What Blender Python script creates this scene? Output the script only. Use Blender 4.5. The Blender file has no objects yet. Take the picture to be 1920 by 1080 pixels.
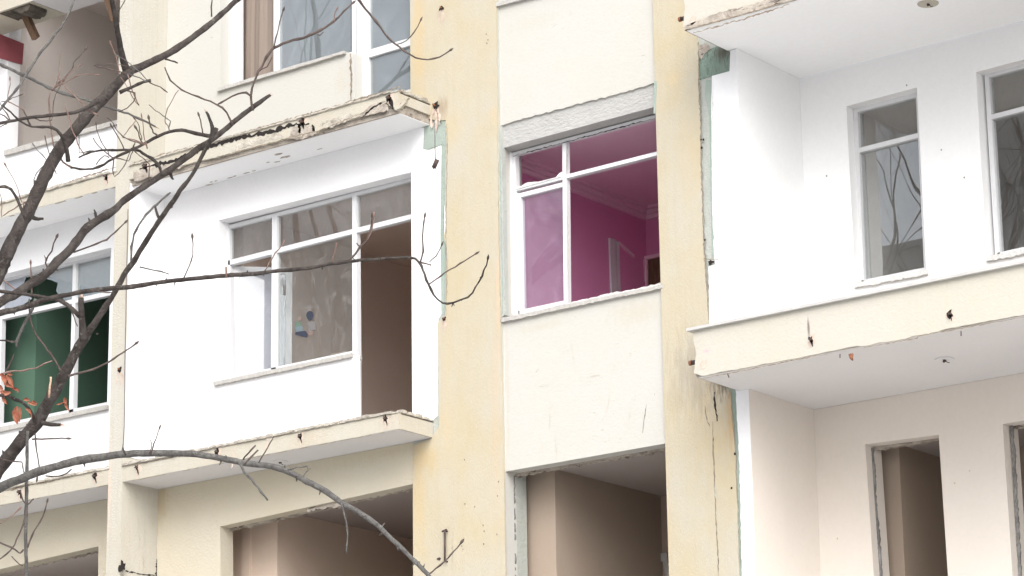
import bpy, bmesh, math, random
from mathutils import Vector, Matrix, noise
from mathutils.geometry import tessellate_polygon
random.seed(11)
SC = bpy.context.scene
COL = SC.collection

# ------------------------------------------------------------------ camera
YAW, PITCH, ROLL, FPX = .657, .2718, .0142, 5369.0      # solved from the photograph's vanishing points
CAM = Vector((0.0, -18.6, 1.6))
fwd = Vector((-math.sin(YAW)*math.cos(PITCH), math.cos(YAW)*math.cos(PITCH), math.sin(PITCH)))
r0 = Vector((math.cos(YAW), math.sin(YAW), 0)); d0 = fwd.cross(r0)
RIGHT = r0*math.cos(ROLL) + d0*math.sin(ROLL)
DOWN = -r0*math.sin(ROLL) + d0*math.cos(ROLL)
cd = bpy.data.cameras.new('camera'); cam = bpy.data.objects.new('camera', cd); COL.objects.link(cam)
cd.sensor_width = 36; cd.lens = 36*FPX/1920; cd.clip_end = 2000; cd.clip_start = .1
m = Matrix((RIGHT, -DOWN, -fwd)).transposed().to_4x4(); m.translation = CAM
cam.matrix_world = m; SC.camera = cam

# ------------------------------------------------------------------ sky, sun, exposure (overcast)
SUN_EL, SUN_AZ = math.radians(40), math.radians(142)
w = bpy.data.worlds.new('World'); SC.world = w; w.use_nodes = True
nt = w.node_tree; nt.nodes.clear()
sky = nt.nodes.new('ShaderNodeTexSky'); sky.sky_type = 'NISHITA'; sky.sun_disc = False
sky.sun_elevation = SUN_EL; sky.sun_rotation = SUN_AZ; sky.dust_density = 3.0; sky.air_density = 1.0
hs = nt.nodes.new('ShaderNodeHueSaturation'); hs.inputs['Saturation'].default_value = .32
bg = nt.nodes.new('ShaderNodeBackground'); bg.inputs['Strength'].default_value = .15
wo = nt.nodes.new('ShaderNodeOutputWorld')
nt.links.new(sky.outputs[0], hs.inputs['Color']); nt.links.new(hs.outputs[0], bg.inputs[0]); nt.links.new(bg.outputs[0], wo.inputs[0])
sd = bpy.data.lights.new('sun', 'SUN'); sd.energy = 1.5; sd.angle = math.radians(60); sd.color = (1, .98, .955)
so = bpy.data.objects.new('sun', sd); COL.objects.link(so)
sdir = Vector((math.sin(SUN_AZ)*math.cos(SUN_EL), math.cos(SUN_AZ)*math.cos(SUN_EL), math.sin(SUN_EL)))
so.rotation_euler = sdir.to_track_quat('Z', 'Y').to_euler()
SC.view_settings.view_transform = 'Standard'; SC.view_settings.look = 'None'
SC.view_settings.exposure = 1.05; SC.view_settings.gamma = 1; SC.view_settings.use_curve_mapping = False
SC.render.engine = 'CYCLES'
SC.cycles.max_bounces = 10; SC.cycles.diffuse_bounces = 6; SC.cycles.transparent_max_bounces = 12

# ------------------------------------------------------------------ measuring helpers
def ray(x, y): return fwd + RIGHT*((x-960)/FPX) + DOWN*((y-540)/FPX)
def at(x, y, Y=0.0):
    d = ray(x, y); return CAM + d*((Y-CAM.y)/d.y)
def atz(x, y, Z):
    d = ray(x, y); return CAM + d*((Z-CAM.z)/d.z)
def atx(x, y, X):
    d = ray(x, y); return CAM + d*((X-CAM.x)/d.x)
def atd(x, y, dist): return CAM + ray(x, y)*dist
def xz(pts, Y=0.0):
    out = []
    for p in pts:
        v = at(p[0], p[1], Y); out.append((v.x, v.z))
    return out

# ------------------------------------------------------------------ materials
def newmat(name):
    m = bpy.data.materials.new(name); m.use_nodes = True
    n = m.node_tree; b = n.nodes['Principled BSDF']; return m, n, b
def N(nt, t, **kw):
    n = nt.nodes.new(t)
    for k, v in kw.items():
        if k in n.inputs.keys(): n.inputs[k].default_value = v
        else: setattr(n, k, v)
    return n
def mixc(nt, fac, a, b, typ='MIX'):
    m = nt.nodes.new('ShaderNodeMix'); m.data_type = 'RGBA'; m.blend_type = typ
    for s, v in ((0, fac), (6, a), (7, b)):
        if isinstance(v, bpy.types.NodeSocket): nt.links.new(v, m.inputs[s])
        elif s == 0: m.inputs[0].default_value = v
        else: m.inputs[s].default_value = (*v, 1) if len(v) == 3 else v
    return m.outputs[2]
def noisef(nt, pos, scale, stretch=(1,1,1), detail=5, rough=.6, lo=.35, hi=.65, dist=0):
    mp = nt.nodes.new('ShaderNodeMapping'); mp.inputs['Scale'].default_value = stretch
    nt.links.new(pos, mp.inputs[0])
    n = N(nt, 'ShaderNodeTexNoise', Scale=scale, Detail=detail, Roughness=rough, Distortion=dist)
    nt.links.new(mp.outputs[0], n.inputs['Vector'])
    r = nt.nodes.new('ShaderNodeMapRange'); r.inputs[1].default_value = lo; r.inputs[2].default_value = hi
    nt.links.new(n.outputs[0], r.inputs[0]); return r.outputs[0]
def math_(nt, op, a, b=None):
    n = nt.nodes.new('ShaderNodeMath'); n.operation = op; n.use_clamp = False
    for i, v in enumerate((a, b)):
        if v is None: continue
        if isinstance(v, bpy.types.NodeSocket): nt.links.new(v, n.inputs[i])
        else: n.inputs[i].default_value = v
    return n.outputs[0]
def stain_fac(nt, pos, x0, z0, rx, rz, strength, up=1.0, nscale=(10, 10, 2.2)):
    """dirt blot with a ragged edge, centre (x0,z0); fades over rx, rz"""
    sp = nt.nodes.new('ShaderNodeSeparateXYZ'); nt.links.new(pos, sp.inputs[0])
    dx = math_(nt, 'DIVIDE', math_(nt, 'SUBTRACT', sp.outputs[0], x0), rx)
    dz = math_(nt, 'DIVIDE', math_(nt, 'SUBTRACT', sp.outputs[2], z0), rz)
    dd = math_(nt, 'SQRT', math_(nt, 'ADD', math_(nt, 'MULTIPLY', dx, dx), math_(nt, 'MULTIPLY', dz, dz)))
    n = noisef(nt, pos, 3.0, nscale, 5, .65, .25, .75)
    e = math_(nt, 'SUBTRACT', math_(nt, 'ADD', dd, math_(nt, 'MULTIPLY', n, .9)), .45)
    r = nt.nodes.new('ShaderNodeMapRange'); r.interpolation_type = 'SMOOTHSTEP'
    r.inputs[1].default_value = 1; r.inputs[2].default_value = .1; r.inputs[3].default_value = 0; r.inputs[4].default_value = strength
    nt.links.new(e, r.inputs[0]); return r.outputs[0]

def plaster(name, base, alt=None, var=.5, scale=1.6, stretch=(1,1,1), rough=.85, bump=.25, bscale=90, bstretch=(1,1,1),
            speck=0, speckcol=(.25,.2,.15), speckscale=30, speckstretch=(1,1,1), specklo=.66, spots=0, streak=0, stains=()):
    m, n, b = newmat(name)
    g = n.nodes.new('ShaderNodeNewGeometry'); pos = g.outputs['Position']
    alt = alt or tuple(c*.93 for c in base)
    c = mixc(n, math_(n, 'MULTIPLY', noisef(n, pos, scale, stretch), var), base, alt)
    fine = noisef(n, pos, 26, bstretch, 6, .7, .3, .7)
    c = mixc(n, math_(n, 'MULTIPLY', fine, .10), c, tuple(x*.6 for x in base))
    if streak:
        s = noisef(n, pos, 4, (7, 7, .35), 5, .6, .5, .8)
        c = mixc(n, math_(n, 'MULTIPLY', s, streak), c, tuple(x*.72 for x in base))
    if speck:
        s = noisef(n, pos, speckscale, speckstretch, 3, .6, specklo, specklo+.05, .6)
        patch = noisef(n, pos, 1.3, (1,1,1), 3, .6, .4, .65)
        c = mixc(n, math_(n, 'MULTIPLY', math_(n, 'MULTIPLY', s, patch), speck), c, speckcol)
    if spots:
        s = noisef(n, pos, 17, (1,1,1), 1, .5, .80, .83)
        c = mixc(n, math_(n, 'MULTIPLY', s, spots), c, (.16,.12,.09))
    for st in stains:
        f = stain_fac(n, pos, *st[:5], nscale=st[6] if len(st) > 6 else (10,10,2.2))
        c = mixc(n, f, c, st[5])
    n.links.new(c, b.inputs['Base Color']); b.inputs['Roughness'].default_value = rough
    b.inputs['Specular IOR Level'].default_value = .25
    bp = N(n, 'ShaderNodeBump', Strength=bump, Distance=.01)
    n.links.new(noisef(n, pos, bscale, bstretch, 5, .65, .2, .8), bp.inputs['Height'])
    n.links.new(bp.outputs[0], b.inputs['Normal'])
    return m

def P1(x, y, Y=0.0):
    v = at(x, y, Y); return v.x, v.z
SOOT = (.05,.045,.04); GRIME = (.30,.24,.17); RUST = (.33,.13,.09)
def st(px, py, rx, rz, s, col, Y=0.0, ns=(10,10,2.2)):
    x, z = P1(px, py, Y); return (x, z, rx, rz, s, col, ns)
M = {}
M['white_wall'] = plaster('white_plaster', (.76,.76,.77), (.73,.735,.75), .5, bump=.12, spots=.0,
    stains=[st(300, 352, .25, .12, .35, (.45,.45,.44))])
M['white_loggia'] = plaster('white_loggia_paint', (.80,.805,.81), (.78,.785,.79), .5, bump=.10)
M['beige'] = plaster('beige_loggia_paint', (.65,.60,.545), (.62,.57,.515), .6, bump=.10)
M['beige_side'] = M['beige']
M['white_corner'] = plaster('white_corner_coat', (.78,.78,.79), bump=.3, bscale=40)
M['yellow'] = plaster('ochre_column_plaster', (.425,.368,.255), (.425,.395,.325), 1.0, 1.7, (1.2,1.2,.8), bump=.30, bscale=70, bstretch=(1.4,1.4,.6),
    speck=.25, speckcol=(.42,.30,.16), speckscale=14, speckstretch=(2.2,1,.5), specklo=.72, spots=.0, streak=.13,
    stains=[st(1360, 712, .20, .20, 1.0, SOOT, ns=(16,16,3)), st(1300, 700, .34, .50, .45, (.24,.21,.17), ns=(9,9,1.6)), st(1318, 700, .22, .42, .40, (.22,.18,.13), ns=(26,26,1.4)),
            st(1375, 790, .10, .30, .55, (.45,.27,.12)), st(1335, 800, .30, .45, .25, (.50,.38,.20)),
            st(800, 860, .24, .22, .45, (.46,.33,.15)), st(832, 205, .08, .14, .6, (.25,.18,.12)), st(850, 240, .20, .28, .3, (.48,.37,.2)),
            st(786, 930, .12, .9, .6, (.46,.35,.19), ns=(8,8,1)), st(786, 60, .12, 1.0, .6, (.46,.35,.2), ns=(8,8,1)), st(840, 700, .10, 1.2, .35, (.46,.37,.24), ns=(9,9,.8)), st(930, 800, .08, 1.4, .35, (.47,.36,.25), ns=(9,9,.8)), st(850, 120, .25, .12, .12, (.45,.35,.2)),
            st(1262, 150, .12, .10, .35, (.50,.38,.22)), st(928, 215, .10, .12, .3, (.5,.38,.24)), st(936, 560, .03, .8, .35, (.55,.38,.26)),
            st(1296, 300, .16, .5, .15, (.5,.4,.25)), st(1255, 1000, .05, .9, .25, (.5,.38,.22))])
M['cream'] = plaster('cream_panel_plaster', (.46,.448,.408), (.465,.457,.43), .8, 1.2, bump=.16, bscale=30, bstretch=(1,1,1.4),
    speck=.75, speckcol=(.30,.26,.20), speckscale=30, speckstretch=(.55,1,2.0), specklo=.67,
    stains=[st(1190,585,.40,.16,.40,(.41,.37,.29),ns=(9,9,3)), st(1010,612,.35,.06,.35,(.41,.37,.29),ns=(9,9,3)), st(640,150,.12,.25,.35,(.42,.38,.30)), st(950,720,.03,.9,.35,(.42,.37,.28)), st(560,225,.7,.05,.3,(.40,.36,.28)), st(1000,40,.4,.10,.25,(.42,.38,.30))])
M['cream_dull'] = plaster('cream_back_wall_plaster', (.50,.45,.35), (.51,.475,.395), .8, .9, bump=.40, bscale=40,
    speck=.4, speckcol=(.34,.28,.18), speckscale=20, speckstretch=(1,1,1.6), specklo=.69,
    stains=[st(240, 950, .35, .25, .35, (.42,.34,.20)), st(700, 850, .8, .12, .3, (.42,.35,.2)), st(300, 935, .12, .35, .5, (.40,.30,.16))])
M['fin'] = plaster('fin_plaster', (.445,.415,.35), (.47,.455,.41), .8, 1.3, (1,1,.6), bump=.5, bscale=50, streak=.3,
    speck=.4, speckcol=(.45,.33,.22), speckscale=22, speckstretch=(2,1,.6), specklo=.66,
    stains=[(-18.69, 7.0, .05, .7, .5, (.62,.45,.36), (10,10,2))])
M['fascia'] = plaster('fascia_plaster', (.44,.40,.325), (.46,.44,.385), .8, 2.0, (1,1,1), bump=.40, bscale=55, streak=.25,
    speck=.6, speckcol=(.50,.36,.25), speckscale=11, speckstretch=(1,1,1.5), specklo=.66)
M['fascia_right'] = plaster('right_fascia_plaster', (.455,.43,.365), (.465,.447,.40), .8, 1.0, bump=.25, bscale=40, streak=.10,
    stains=[(*P1(1325,658,-.62), .05, .022, .75, (.47,.33,.38), (14,14,20)), (*P1(1516,615,-.62), .014, .10, .9, (.16,.13,.11), (9,9,1)),
            (*P1(1775,566,-.62), .02, .09, .45, (.50,.42,.30), (9,9,1))])
M['concrete'] = plaster('broken_concrete', (.44,.395,.34), (.27,.235,.20), 1, 9, (1,1,1), bump=1.0, bscale=30, rough=.95,
    speck=1, speckcol=(.08,.06,.045), speckscale=16, speckstretch=(.7,1,2.4), specklo=.56)
M['concrete_dark'] = plaster('dark_broken_concrete', (.11,.095,.08), (.06,.05,.04), 1, 9, bump=1.0, bscale=30, rough=.95)
M['broken_edge'] = plaster('broken_grey_edge', (.26,.255,.25), (.14,.135,.13), 1, 12, bump=1.0, bscale=35)
M['mortar'] = plaster('weathered_tile_edge', (.52,.485,.42), (.30,.27,.23), .9, 14, bump=.9, bscale=45, rough=.9,
    speck=.8, speckcol=(.14,.11,.08), speckscale=22, speckstretch=(1,1,1), specklo=.58)
M['lintel'] = plaster('bare_lintel_render', (.41,.405,.39), (.365,.36,.35), .8, 5, bump=.9, bscale=26, bstretch=(.8,1,1.5),
    speck=.7, speckcol=(.38,.36,.33), speckscale=22, speckstretch=(.8,1,2), specklo=.60)
M['green'] = plaster('old_green_paint', (.265,.33,.285), (.34,.38,.345), .8, 5, (1,1,.5), bump=.5, bscale=50,
    speck=.5, speckcol=(.24,.33,.27), speckscale=26, speckstretch=(2.4,1,.6), specklo=.62)
M['green_dark'] = plaster('old_green_paint_dark', (.165,.23,.19), (.235,.30,.26), .9, 6, (1,1,.5), bump=.9, bscale=40,
    speck=1, speckcol=(.10,.11,.08), speckscale=20, speckstretch=(3,1,.6), specklo=.56,
    stains=[st(1355, 100, .14, .09, .75, (.10,.08,.06))])
M['grey_green'] = plaster('scraped_render', (.40,.415,.385), (.335,.355,.325), .8, 6, (1,1,.4), bump=.6, bscale=45,
    speck=.6, speckcol=(.33,.33,.30), speckscale=24, speckstretch=(2,1,.7), specklo=.60)
M['soffit'] = plaster('soffit_paint', (.86,.865,.87), (.84,.845,.85), .5, bump=.08)
M['soffit_old'] = plaster('old_soffit_paint', (.60,.59,.59), (.575,.565,.565), .5, bump=.15)
M['soffit_chipped'] = plaster('chipped_soffit_paint', (.78,.785,.79), (.76,.765,.77), .5, bump=.15,
    speck=.85, speckcol=(.36,.31,.25), speckscale=7, speckstretch=(1,1.5,1), specklo=.70)
M['frame'] = plaster('white_window_paint', (.63,.635,.65), (.58,.585,.60), .5, 4, bump=.15, rough=.45,
    speck=.35, speckcol=(.45,.43,.40), speckscale=18, speckstretch=(2,1,.8), specklo=.73)
M['sill'] = plaster('marble_sill', (.46,.445,.42), (.34,.325,.30), .7, 20, (3,1,1), bump=.6, bscale=60, rough=.7)
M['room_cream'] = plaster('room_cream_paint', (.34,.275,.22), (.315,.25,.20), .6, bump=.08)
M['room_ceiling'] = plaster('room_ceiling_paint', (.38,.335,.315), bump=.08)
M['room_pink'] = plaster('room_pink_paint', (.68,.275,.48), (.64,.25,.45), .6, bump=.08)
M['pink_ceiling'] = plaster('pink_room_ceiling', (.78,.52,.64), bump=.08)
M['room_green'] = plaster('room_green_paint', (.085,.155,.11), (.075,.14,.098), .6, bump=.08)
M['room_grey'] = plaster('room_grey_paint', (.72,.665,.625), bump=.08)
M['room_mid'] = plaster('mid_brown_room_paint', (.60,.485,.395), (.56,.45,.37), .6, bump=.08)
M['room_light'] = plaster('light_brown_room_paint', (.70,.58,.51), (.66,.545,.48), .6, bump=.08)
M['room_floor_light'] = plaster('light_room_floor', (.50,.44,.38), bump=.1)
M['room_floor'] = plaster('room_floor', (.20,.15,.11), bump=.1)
M['curtain'] = plaster('beige_curtain_cloth', (.27,.22,.185), (.21,.17,.145), .8, 4, (8,1,.2), bump=.2)
M['wood'] = plaster('weathered_wood', (.17,.105,.068), (.11,.065,.04), .9, 8, (6,6,1), bump=.4)
M['rust'] = plaster('rusty_iron', (.30,.115,.06), (.14,.06,.04), .9, 30, bump=.4)
M['iron'] = plaster('dark_iron', (.05,.04,.04), (.10,.06,.05), .9, 30, bump=.4, rough=.6)
M['void'] = plaster('hole_shade', (.022,.018,.016), bump=.3)  # near-black colour stands for the shade inside holes and tears
M['crack'] = plaster('crack_dirt', (.15,.12,.09), (.30,.25,.19), .9, 16, bump=.3)
M['grime_edge'] = plaster('grimy_paint_edge', (.27,.25,.215), (.16,.14,.12), .9, 25, bump=.4)
M['crack_faint'] = plaster('faint_crack', (.42,.38,.31), (.52,.47,.38), .9, 20, bump=.2)
M['ruststain'] = plaster('rust_wash', (.44,.34,.30), (.58,.49,.40), .9, 20, bump=.2)
M['red'] = plaster('red_board', (.29,.085,.10), bump=.1, rough=.6)
M['coping'] = plaster('grey_coping_stone', (.50,.49,.475), (.40,.39,.38), .7, 6, bump=.4)
M['sill_light'] = plaster('pale_marble_sill', (.66,.655,.64), (.52,.515,.50), .7, 20, (3,1,1), bump=.6, bscale=60, rough=.7)
M['knot'] = plaster('filler_plaster', (.74,.73,.71), (.55,.53,.50), .8, 20, bump=.8, bscale=40)
M['cable'] = plaster('grey_cable', (.16,.14,.14), rough=.6)
M['bark'] = plaster('dark_bark', (.040,.032,.029), (.092,.078,.070), 1, 26, (1,1,.6), bump=1.0, bscale=90, rough=.9,
    speck=.9, speckcol=(.20,.19,.165), speckscale=38, specklo=.60)
M['bark_grey'] = plaster('lichen_grey_bark', (.095,.088,.085), (.19,.185,.17), .9, 40, bump=.9, bscale=120, rough=.9,
    speck=.8, speckcol=(.05,.04,.04), speckscale=60, specklo=.60)
M['twig'] = plaster('twig_bark', (.065,.048,.043), (.13,.10,.088), .9, 30, bump=.5, bscale=150)
M['twig_red'] = plaster('young_red_twig', (.15,.09,.075), (.24,.17,.145), .9, 40, bump=.4)
M['cutwood'] = plaster('cut_wood', (.55,.38,.28), (.40,.25,.18), .9, 40, bump=.5)
M['leaf'] = plaster('dried_leaf', (.25,.075,.045), (.36,.16,.10), .9, 40, bump=.5, rough=.7)
M['ground'] = plaster('pale_ground', (.63,.625,.62), (.56,.555,.55), .8, .4, bump=.4)
M['asphalt'] = plaster('asphalt', (.06,.06,.06), (.05,.05,.05), .8, 3, bump=.5)
M['far_wall'] = plaster('grey_far_wall', (.34,.33,.32), (.29,.28,.275), .8, .6, bump=.2)
M['far_dark'] = plaster('dark_far_window', (.05,.05,.055), rough=.3)
M['sticker_dark'] = plaster('sticker_navy', (.035,.04,.06)); M['sticker_green'] = plaster('sticker_green', (.10,.15,.115))  # sticker colours greyed to paint in the haze of the glass
M['sticker_blue'] = plaster('sticker_blue', (.13,.17,.19)); M['sticker_orange'] = plaster('sticker_orange', (.19,.14,.125))
M['sticker_white'] = plaster('sticker_white', (.15,.145,.145))

def glassmat(name, dirt=.12, dirt_sheen_col=(.5,.5,.5), ior=1.75, scale=5, lo=.45, hi=.75, rough=.0, base=.0, wob=.03):
    m = bpy.data.materials.new(name); m.use_nodes = True; n = m.node_tree; n.nodes.clear()
    o = n.nodes.new('ShaderNodeOutputMaterial')
    tr = n.nodes.new('ShaderNodeBsdfTransparent'); tr.inputs[0].default_value = (.93,.95,.95,1)
    gl = n.nodes.new('ShaderNodeBsdfGlossy'); gl.inputs['Roughness'].default_value = rough
    g = n.nodes.new('ShaderNodeNewGeometry')
    dt = n.nodes.new('ShaderNodeVectorMath'); dt.operation = 'DOT_PRODUCT'
    n.links.new(g.outputs['Incoming'], dt.inputs[0]); n.links.new(g.outputs['Normal'], dt.inputs[1])
    f0 = ((ior-1)/(ior+1))**2; c1 = math_(n, 'SUBTRACT', 1.0, math_(n, 'ABSOLUTE', dt.outputs['Value']))
    frs = math_(n, 'ADD', math_(n, 'MULTIPLY', math_(n, 'POWER', c1, 5.0), 1-f0), f0)      # Schlick, same on both faces
    bp = N(n, 'ShaderNodeBump', Strength=wob, Distance=.05)
    n.links.new(noisef(n, g.outputs['Position'], 1.6, (1,1,1), 1, .4, 0, 1), bp.inputs['Height'])
    n.links.new(bp.outputs[0], gl.inputs['Normal'])
    mx = n.nodes.new('ShaderNodeMixShader'); n.links.new(frs, mx.inputs[0])
    n.links.new(tr.outputs[0], mx.inputs[1]); n.links.new(gl.outputs[0], mx.inputs[2])
    df = n.nodes.new('ShaderNodeBsdfDiffuse'); df.inputs[0].default_value = (*dirt_sheen_col, 1)
    f = noisef(n, g.outputs['Position'], scale, (1,1,.6), 6, .7, lo, hi, 1.5)
    f = math_(n, 'ADD', math_(n, 'MULTIPLY', f, dirt), base)
    m2 = n.nodes.new('ShaderNodeMixShader'); n.links.new(f, m2.inputs[0])
    n.links.new(mx.outputs[0], m2.inputs[1]); n.links.new(df.outputs[0], m2.inputs[2])
    n.links.new(m2.outputs[0], o.inputs[0]); return m
M['glass'] = glassmat('dusty_glass', .07, (.5,.47,.45), base=.06, ior=1.6)
M['glass_clear'] = glassmat('clear_glass', .05, ior=2.2, base=.02, wob=.06)
M['glass_smeared'] = glassmat('smeared_glass', .12, (.62,.60,.58), scale=7, lo=.5, hi=.8, base=.05, ior=1.6)
M['glass_haze'] = glassmat('hazy_glass', .13, (.64,.46,.64), scale=6, lo=.5, hi=.85, base=.09, ior=1.6)
M['glass_upper'] = glassmat('sky_tinted_dusty_glass', .10, (.42,.47,.50), ior=2.3, base=.17)  # bluish diffuse share paints in sky reflection besides the dust
M['glass_leaf'] = glassmat('painted_reflection_glass', .10, (.52,.55,.62), ior=2.0, base=.42)  # pale diffuse base painted for the bright sky reflection

# ------------------------------------------------------------------ mesh helpers
def finish(name, bm, mats, parent=None, smooth=False, kind=None):
    bmesh.ops.recalc_face_normals(bm, faces=bm.faces)
    me = bpy.data.meshes.new(name); bm.to_mesh(me); bm.free()
    for k in (mats if isinstance(mats, (list, tuple)) else [mats]): me.materials.append(M[k])
    if smooth:
        for p in me.polygons: p.use_smooth = True
    o = bpy.data.objects.new(name, me); COL.objects.link(o)
    if parent: o.parent = parent
    if kind: o['kind'] = kind
    return o
def empty(name, loc=(0,0,0)):
    o = bpy.data.objects.new(name, None); o.location = loc; COL.objects.link(o); return o
def tag(o, label=None, cat=None, group=None, kind=None):
    for k, v in (('label', label), ('category', cat), ('group', group), ('kind', kind)):
        if v: o[k] = v
    return o
def prism(bm, pts, Y0, Y1, holes=(), mi=0):
    """polygon (X,Z) loops at Y0, extruded to Y1"""
    loops = [list(pts)] + [list(h) for h in holes]
    fr, bk = [], []
    for lp in loops:
        fr.append([bm.verts.new((x, Y0, z)) for x, z in lp]); bk.append([bm.verts.new((x, Y1, z)) for x, z in lp])
    tris = tessellate_polygon([[Vector((x, z, 0)) for x, z in lp] for lp in loops])
    ff = [v for l in fr for v in l]; bb = [v for l in bk for v in l]
    for t in tris:
        for vs in (ff, bb):
            try: f = bm.faces.new([vs[i] for i in t]); f.material_index = mi
            except ValueError: pass
    for a, b in zip(fr, bk):
        n = len(a)
        for i in range(n):
            f = bm.faces.new((a[i], a[(i+1) % n], b[(i+1) % n], b[i])); f.material_index = mi
def box(bm, x0, x1, y0, y1, z0, z1, mi=0):
    v = [bm.verts.new((x, y, z)) for x in (x0, x1) for y in (y0, y1) for z in (z0, z1)]
    for q in ((0,1,3,2),(4,6,7,5),(0,4,5,1),(2,3,7,6),(0,2,6,4),(1,5,7,3)):
        f = bm.faces.new([v[i] for i in q]); f.material_index = mi
def jag(pts, amp=.008, step=.03, seed=0):
    """roughen an open (X,Z) polyline"""
    rnd = random.Random(seed); out = [pts[0]]
    for (x0, z0), (x1, z1) in zip(pts, pts[1:]):
        L = math.hypot(x1-x0, z1-z0); n = max(1, int(L/step)); nx, nz = -(z1-z0)/max(L, 1e-6), (x1-x0)/max(L, 1e-6)
        for i in range(1, n+1):
            t = i/n; a = rnd.uniform(-amp, amp) + amp*.8*noise.noise(Vector((x0*7+t*L*9, z0*5, seed))) if i < n else 0
            out.append((x0+(x1-x0)*t+nx*a, z0+(z1-z0)*t+nz*a))
    return out
def sheet(name, pts, Y0, Y1, mat, parent, holes=(), smooth=False):
    bm = bmesh.new(); prism(bm, pts, Y0, Y1, holes); return finish(name, bm, mat, parent)
def blob(px, py, rx, ry, Y, seed=0, n=14, rag=.3):
    rnd = random.Random(seed*13+7); c = at(px, py, Y); out = []
    for i in range(n):
        a = 2*math.pi*i/n; k = 1+rnd.uniform(-rag, rag)
        out.append((c.x+math.cos(a)*rx*k, c.z+math.sin(a)*ry*k))
    return out
def ribbon(bm, pts_px, wid, Y, amp=.004, seed=1, thick=.002, mi=0):
    """thin ragged line of given width (m) on plane Y following pixels"""
    line = jag(xz(pts_px, Y), amp, .022, seed); rnd = random.Random(seed+5)
    a, b = [], []
    for i, (x, z) in enumerate(line):
        x2, z2 = line[min(i+1, len(line)-1)]; x1, z1 = line[max(i-1, 0)]
        L = max(math.hypot(x2-x1, z2-z1), 1e-6); nx, nz = -(z2-z1)/L, (x2-x1)/L
        t = i/max(1, len(line)-1); wv = wid*.5*rnd.uniform(.35, 1.25)*(1 if .1 < t < .9 else .4)
        a.append(bm.verts.new((x+nx*wv, Y-thick, z+nz*wv))); b.append(bm.verts.new((x-nx*wv, Y-thick, z-nz*wv)))
    for i in range(len(a)-1):
        f = bm.faces.new((a[i], a[i+1], b[i+1], b[i])); f.material_index = mi
def crack(pts, wid, Y, parent, mat='crack', seed=1, amp=.004):
    bm = bmesh.new(); ribbon(bm, pts, wid, Y, amp, seed); return finish('crack', bm, mat, parent)
def tube(bm, P, R, sides=8, mi=0, knob=0.0, seed=0):
    P = [Vector(p) for p in P]; n = len(P); rings = []; up = Vector((0.3, .2, 1)).normalized()
    for i in range(n):
        d = (P[min(i+1, n-1)]-P[max(i-1, 0)]).normalized()
        u = d.cross(up); u = u.normalized() if u.length > 1e-4 else Vector((1,0,0)); v = d.cross(u)
        ring = []
        for k in range(sides):
            a = 2*math.pi*k/sides
            q = 1+knob*noise.noise(Vector((P[i].x*23+math.cos(a), P[i].z*23+math.sin(a), seed+P[i].y*9)))
            ring.append(bm.verts.new(P[i]+(u*math.cos(a)+v*math.sin(a))*R[i]*q))
        rings.append(ring)
    for a, b in zip(rings, rings[1:]):
        for k in range(sides):
            f = bm.faces.new((a[k], a[(k+1) % sides], b[(k+1) % sides], b[k])); f.material_index = mi; f.smooth = True
    for r_ in (rings[0], rings[-1]):
        f = bm.faces.new(r_); f.material_index = mi

# ------------------------------------------------------------------ ground
bm = bmesh.new(); s = 900
vs = [bm.verts.new(p) for p in ((-s,-s,0),(s,-s,0),(s,s,0),(-s,s,0))]; bm.faces.new(vs)
tag(finish('ground', bm, 'ground'), kind='structure')
bm = bmesh.new(); vs = [bm.verts.new(p) for p in ((-200,-31,.02),(200,-31,.02),(200,-24,.02),(-200,-24,.02))]; bm.faces.new(vs)
tag(finish('road', bm, 'asphalt'), kind='structure')
for y0, y1 in ((-24.15, -24.0), (-31.0, -30.85)):
    bm = bmesh.new(); box(bm, -200, 200, y0, y1, 0.0, .13); tag(finish('kerb', bm, 'ground'), kind='structure')

# ------------------------------------------------------------------ the apartment building
B = tag(empty('apartment_building', (-15, 0, 0)), 'stripped cream and ochre apartment block with white loggias and torn out windows', 'building')
class _P:  # parent with inverse so that children keep world coordinates
    pass
def keep(o):
    for c in o: pass
Binv = Matrix.Translation((15, 0, 0))
_fin = finish
def finish(name, bm, mats, parent=None, smooth=False, kind=None):
    o = _fin(name, bm, mats, parent, smooth, kind)
    if parent is not None: o.matrix_parent_inverse = parent_world(parent).inverted()
    return o
def parent_world(p):
    m = Matrix.Translation(p.location)
    return m if p.parent is None else parent_world(p.parent) @ p.matrix_parent_inverse.copy() @ m if False else world_of(p)
def world_of(o):
    loc = Matrix.LocRotScale(o.location, o.rotation_euler, o.scale)
    return loc if o.parent is None else world_of(o.parent) @ o.matrix_parent_inverse @ loc

ZB, ZT = 0.0, 16.0
XF0, XF1 = -18.70, -18.52      # fin
XA0, XA1 = -15.45, -14.455     # ochre column A
XB0, XB1 = -12.80, -11.99      # ochre column B
S1, S2, S3 = 6.95, 9.84, 12.72 # slab undersides (left)
R1, R2 = 6.885, 9.745          # slab undersides (right)
YS = -.46                      # left slab face
YR = -.62                      # right slab face
YL = .95                       # loggia back wall

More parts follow.
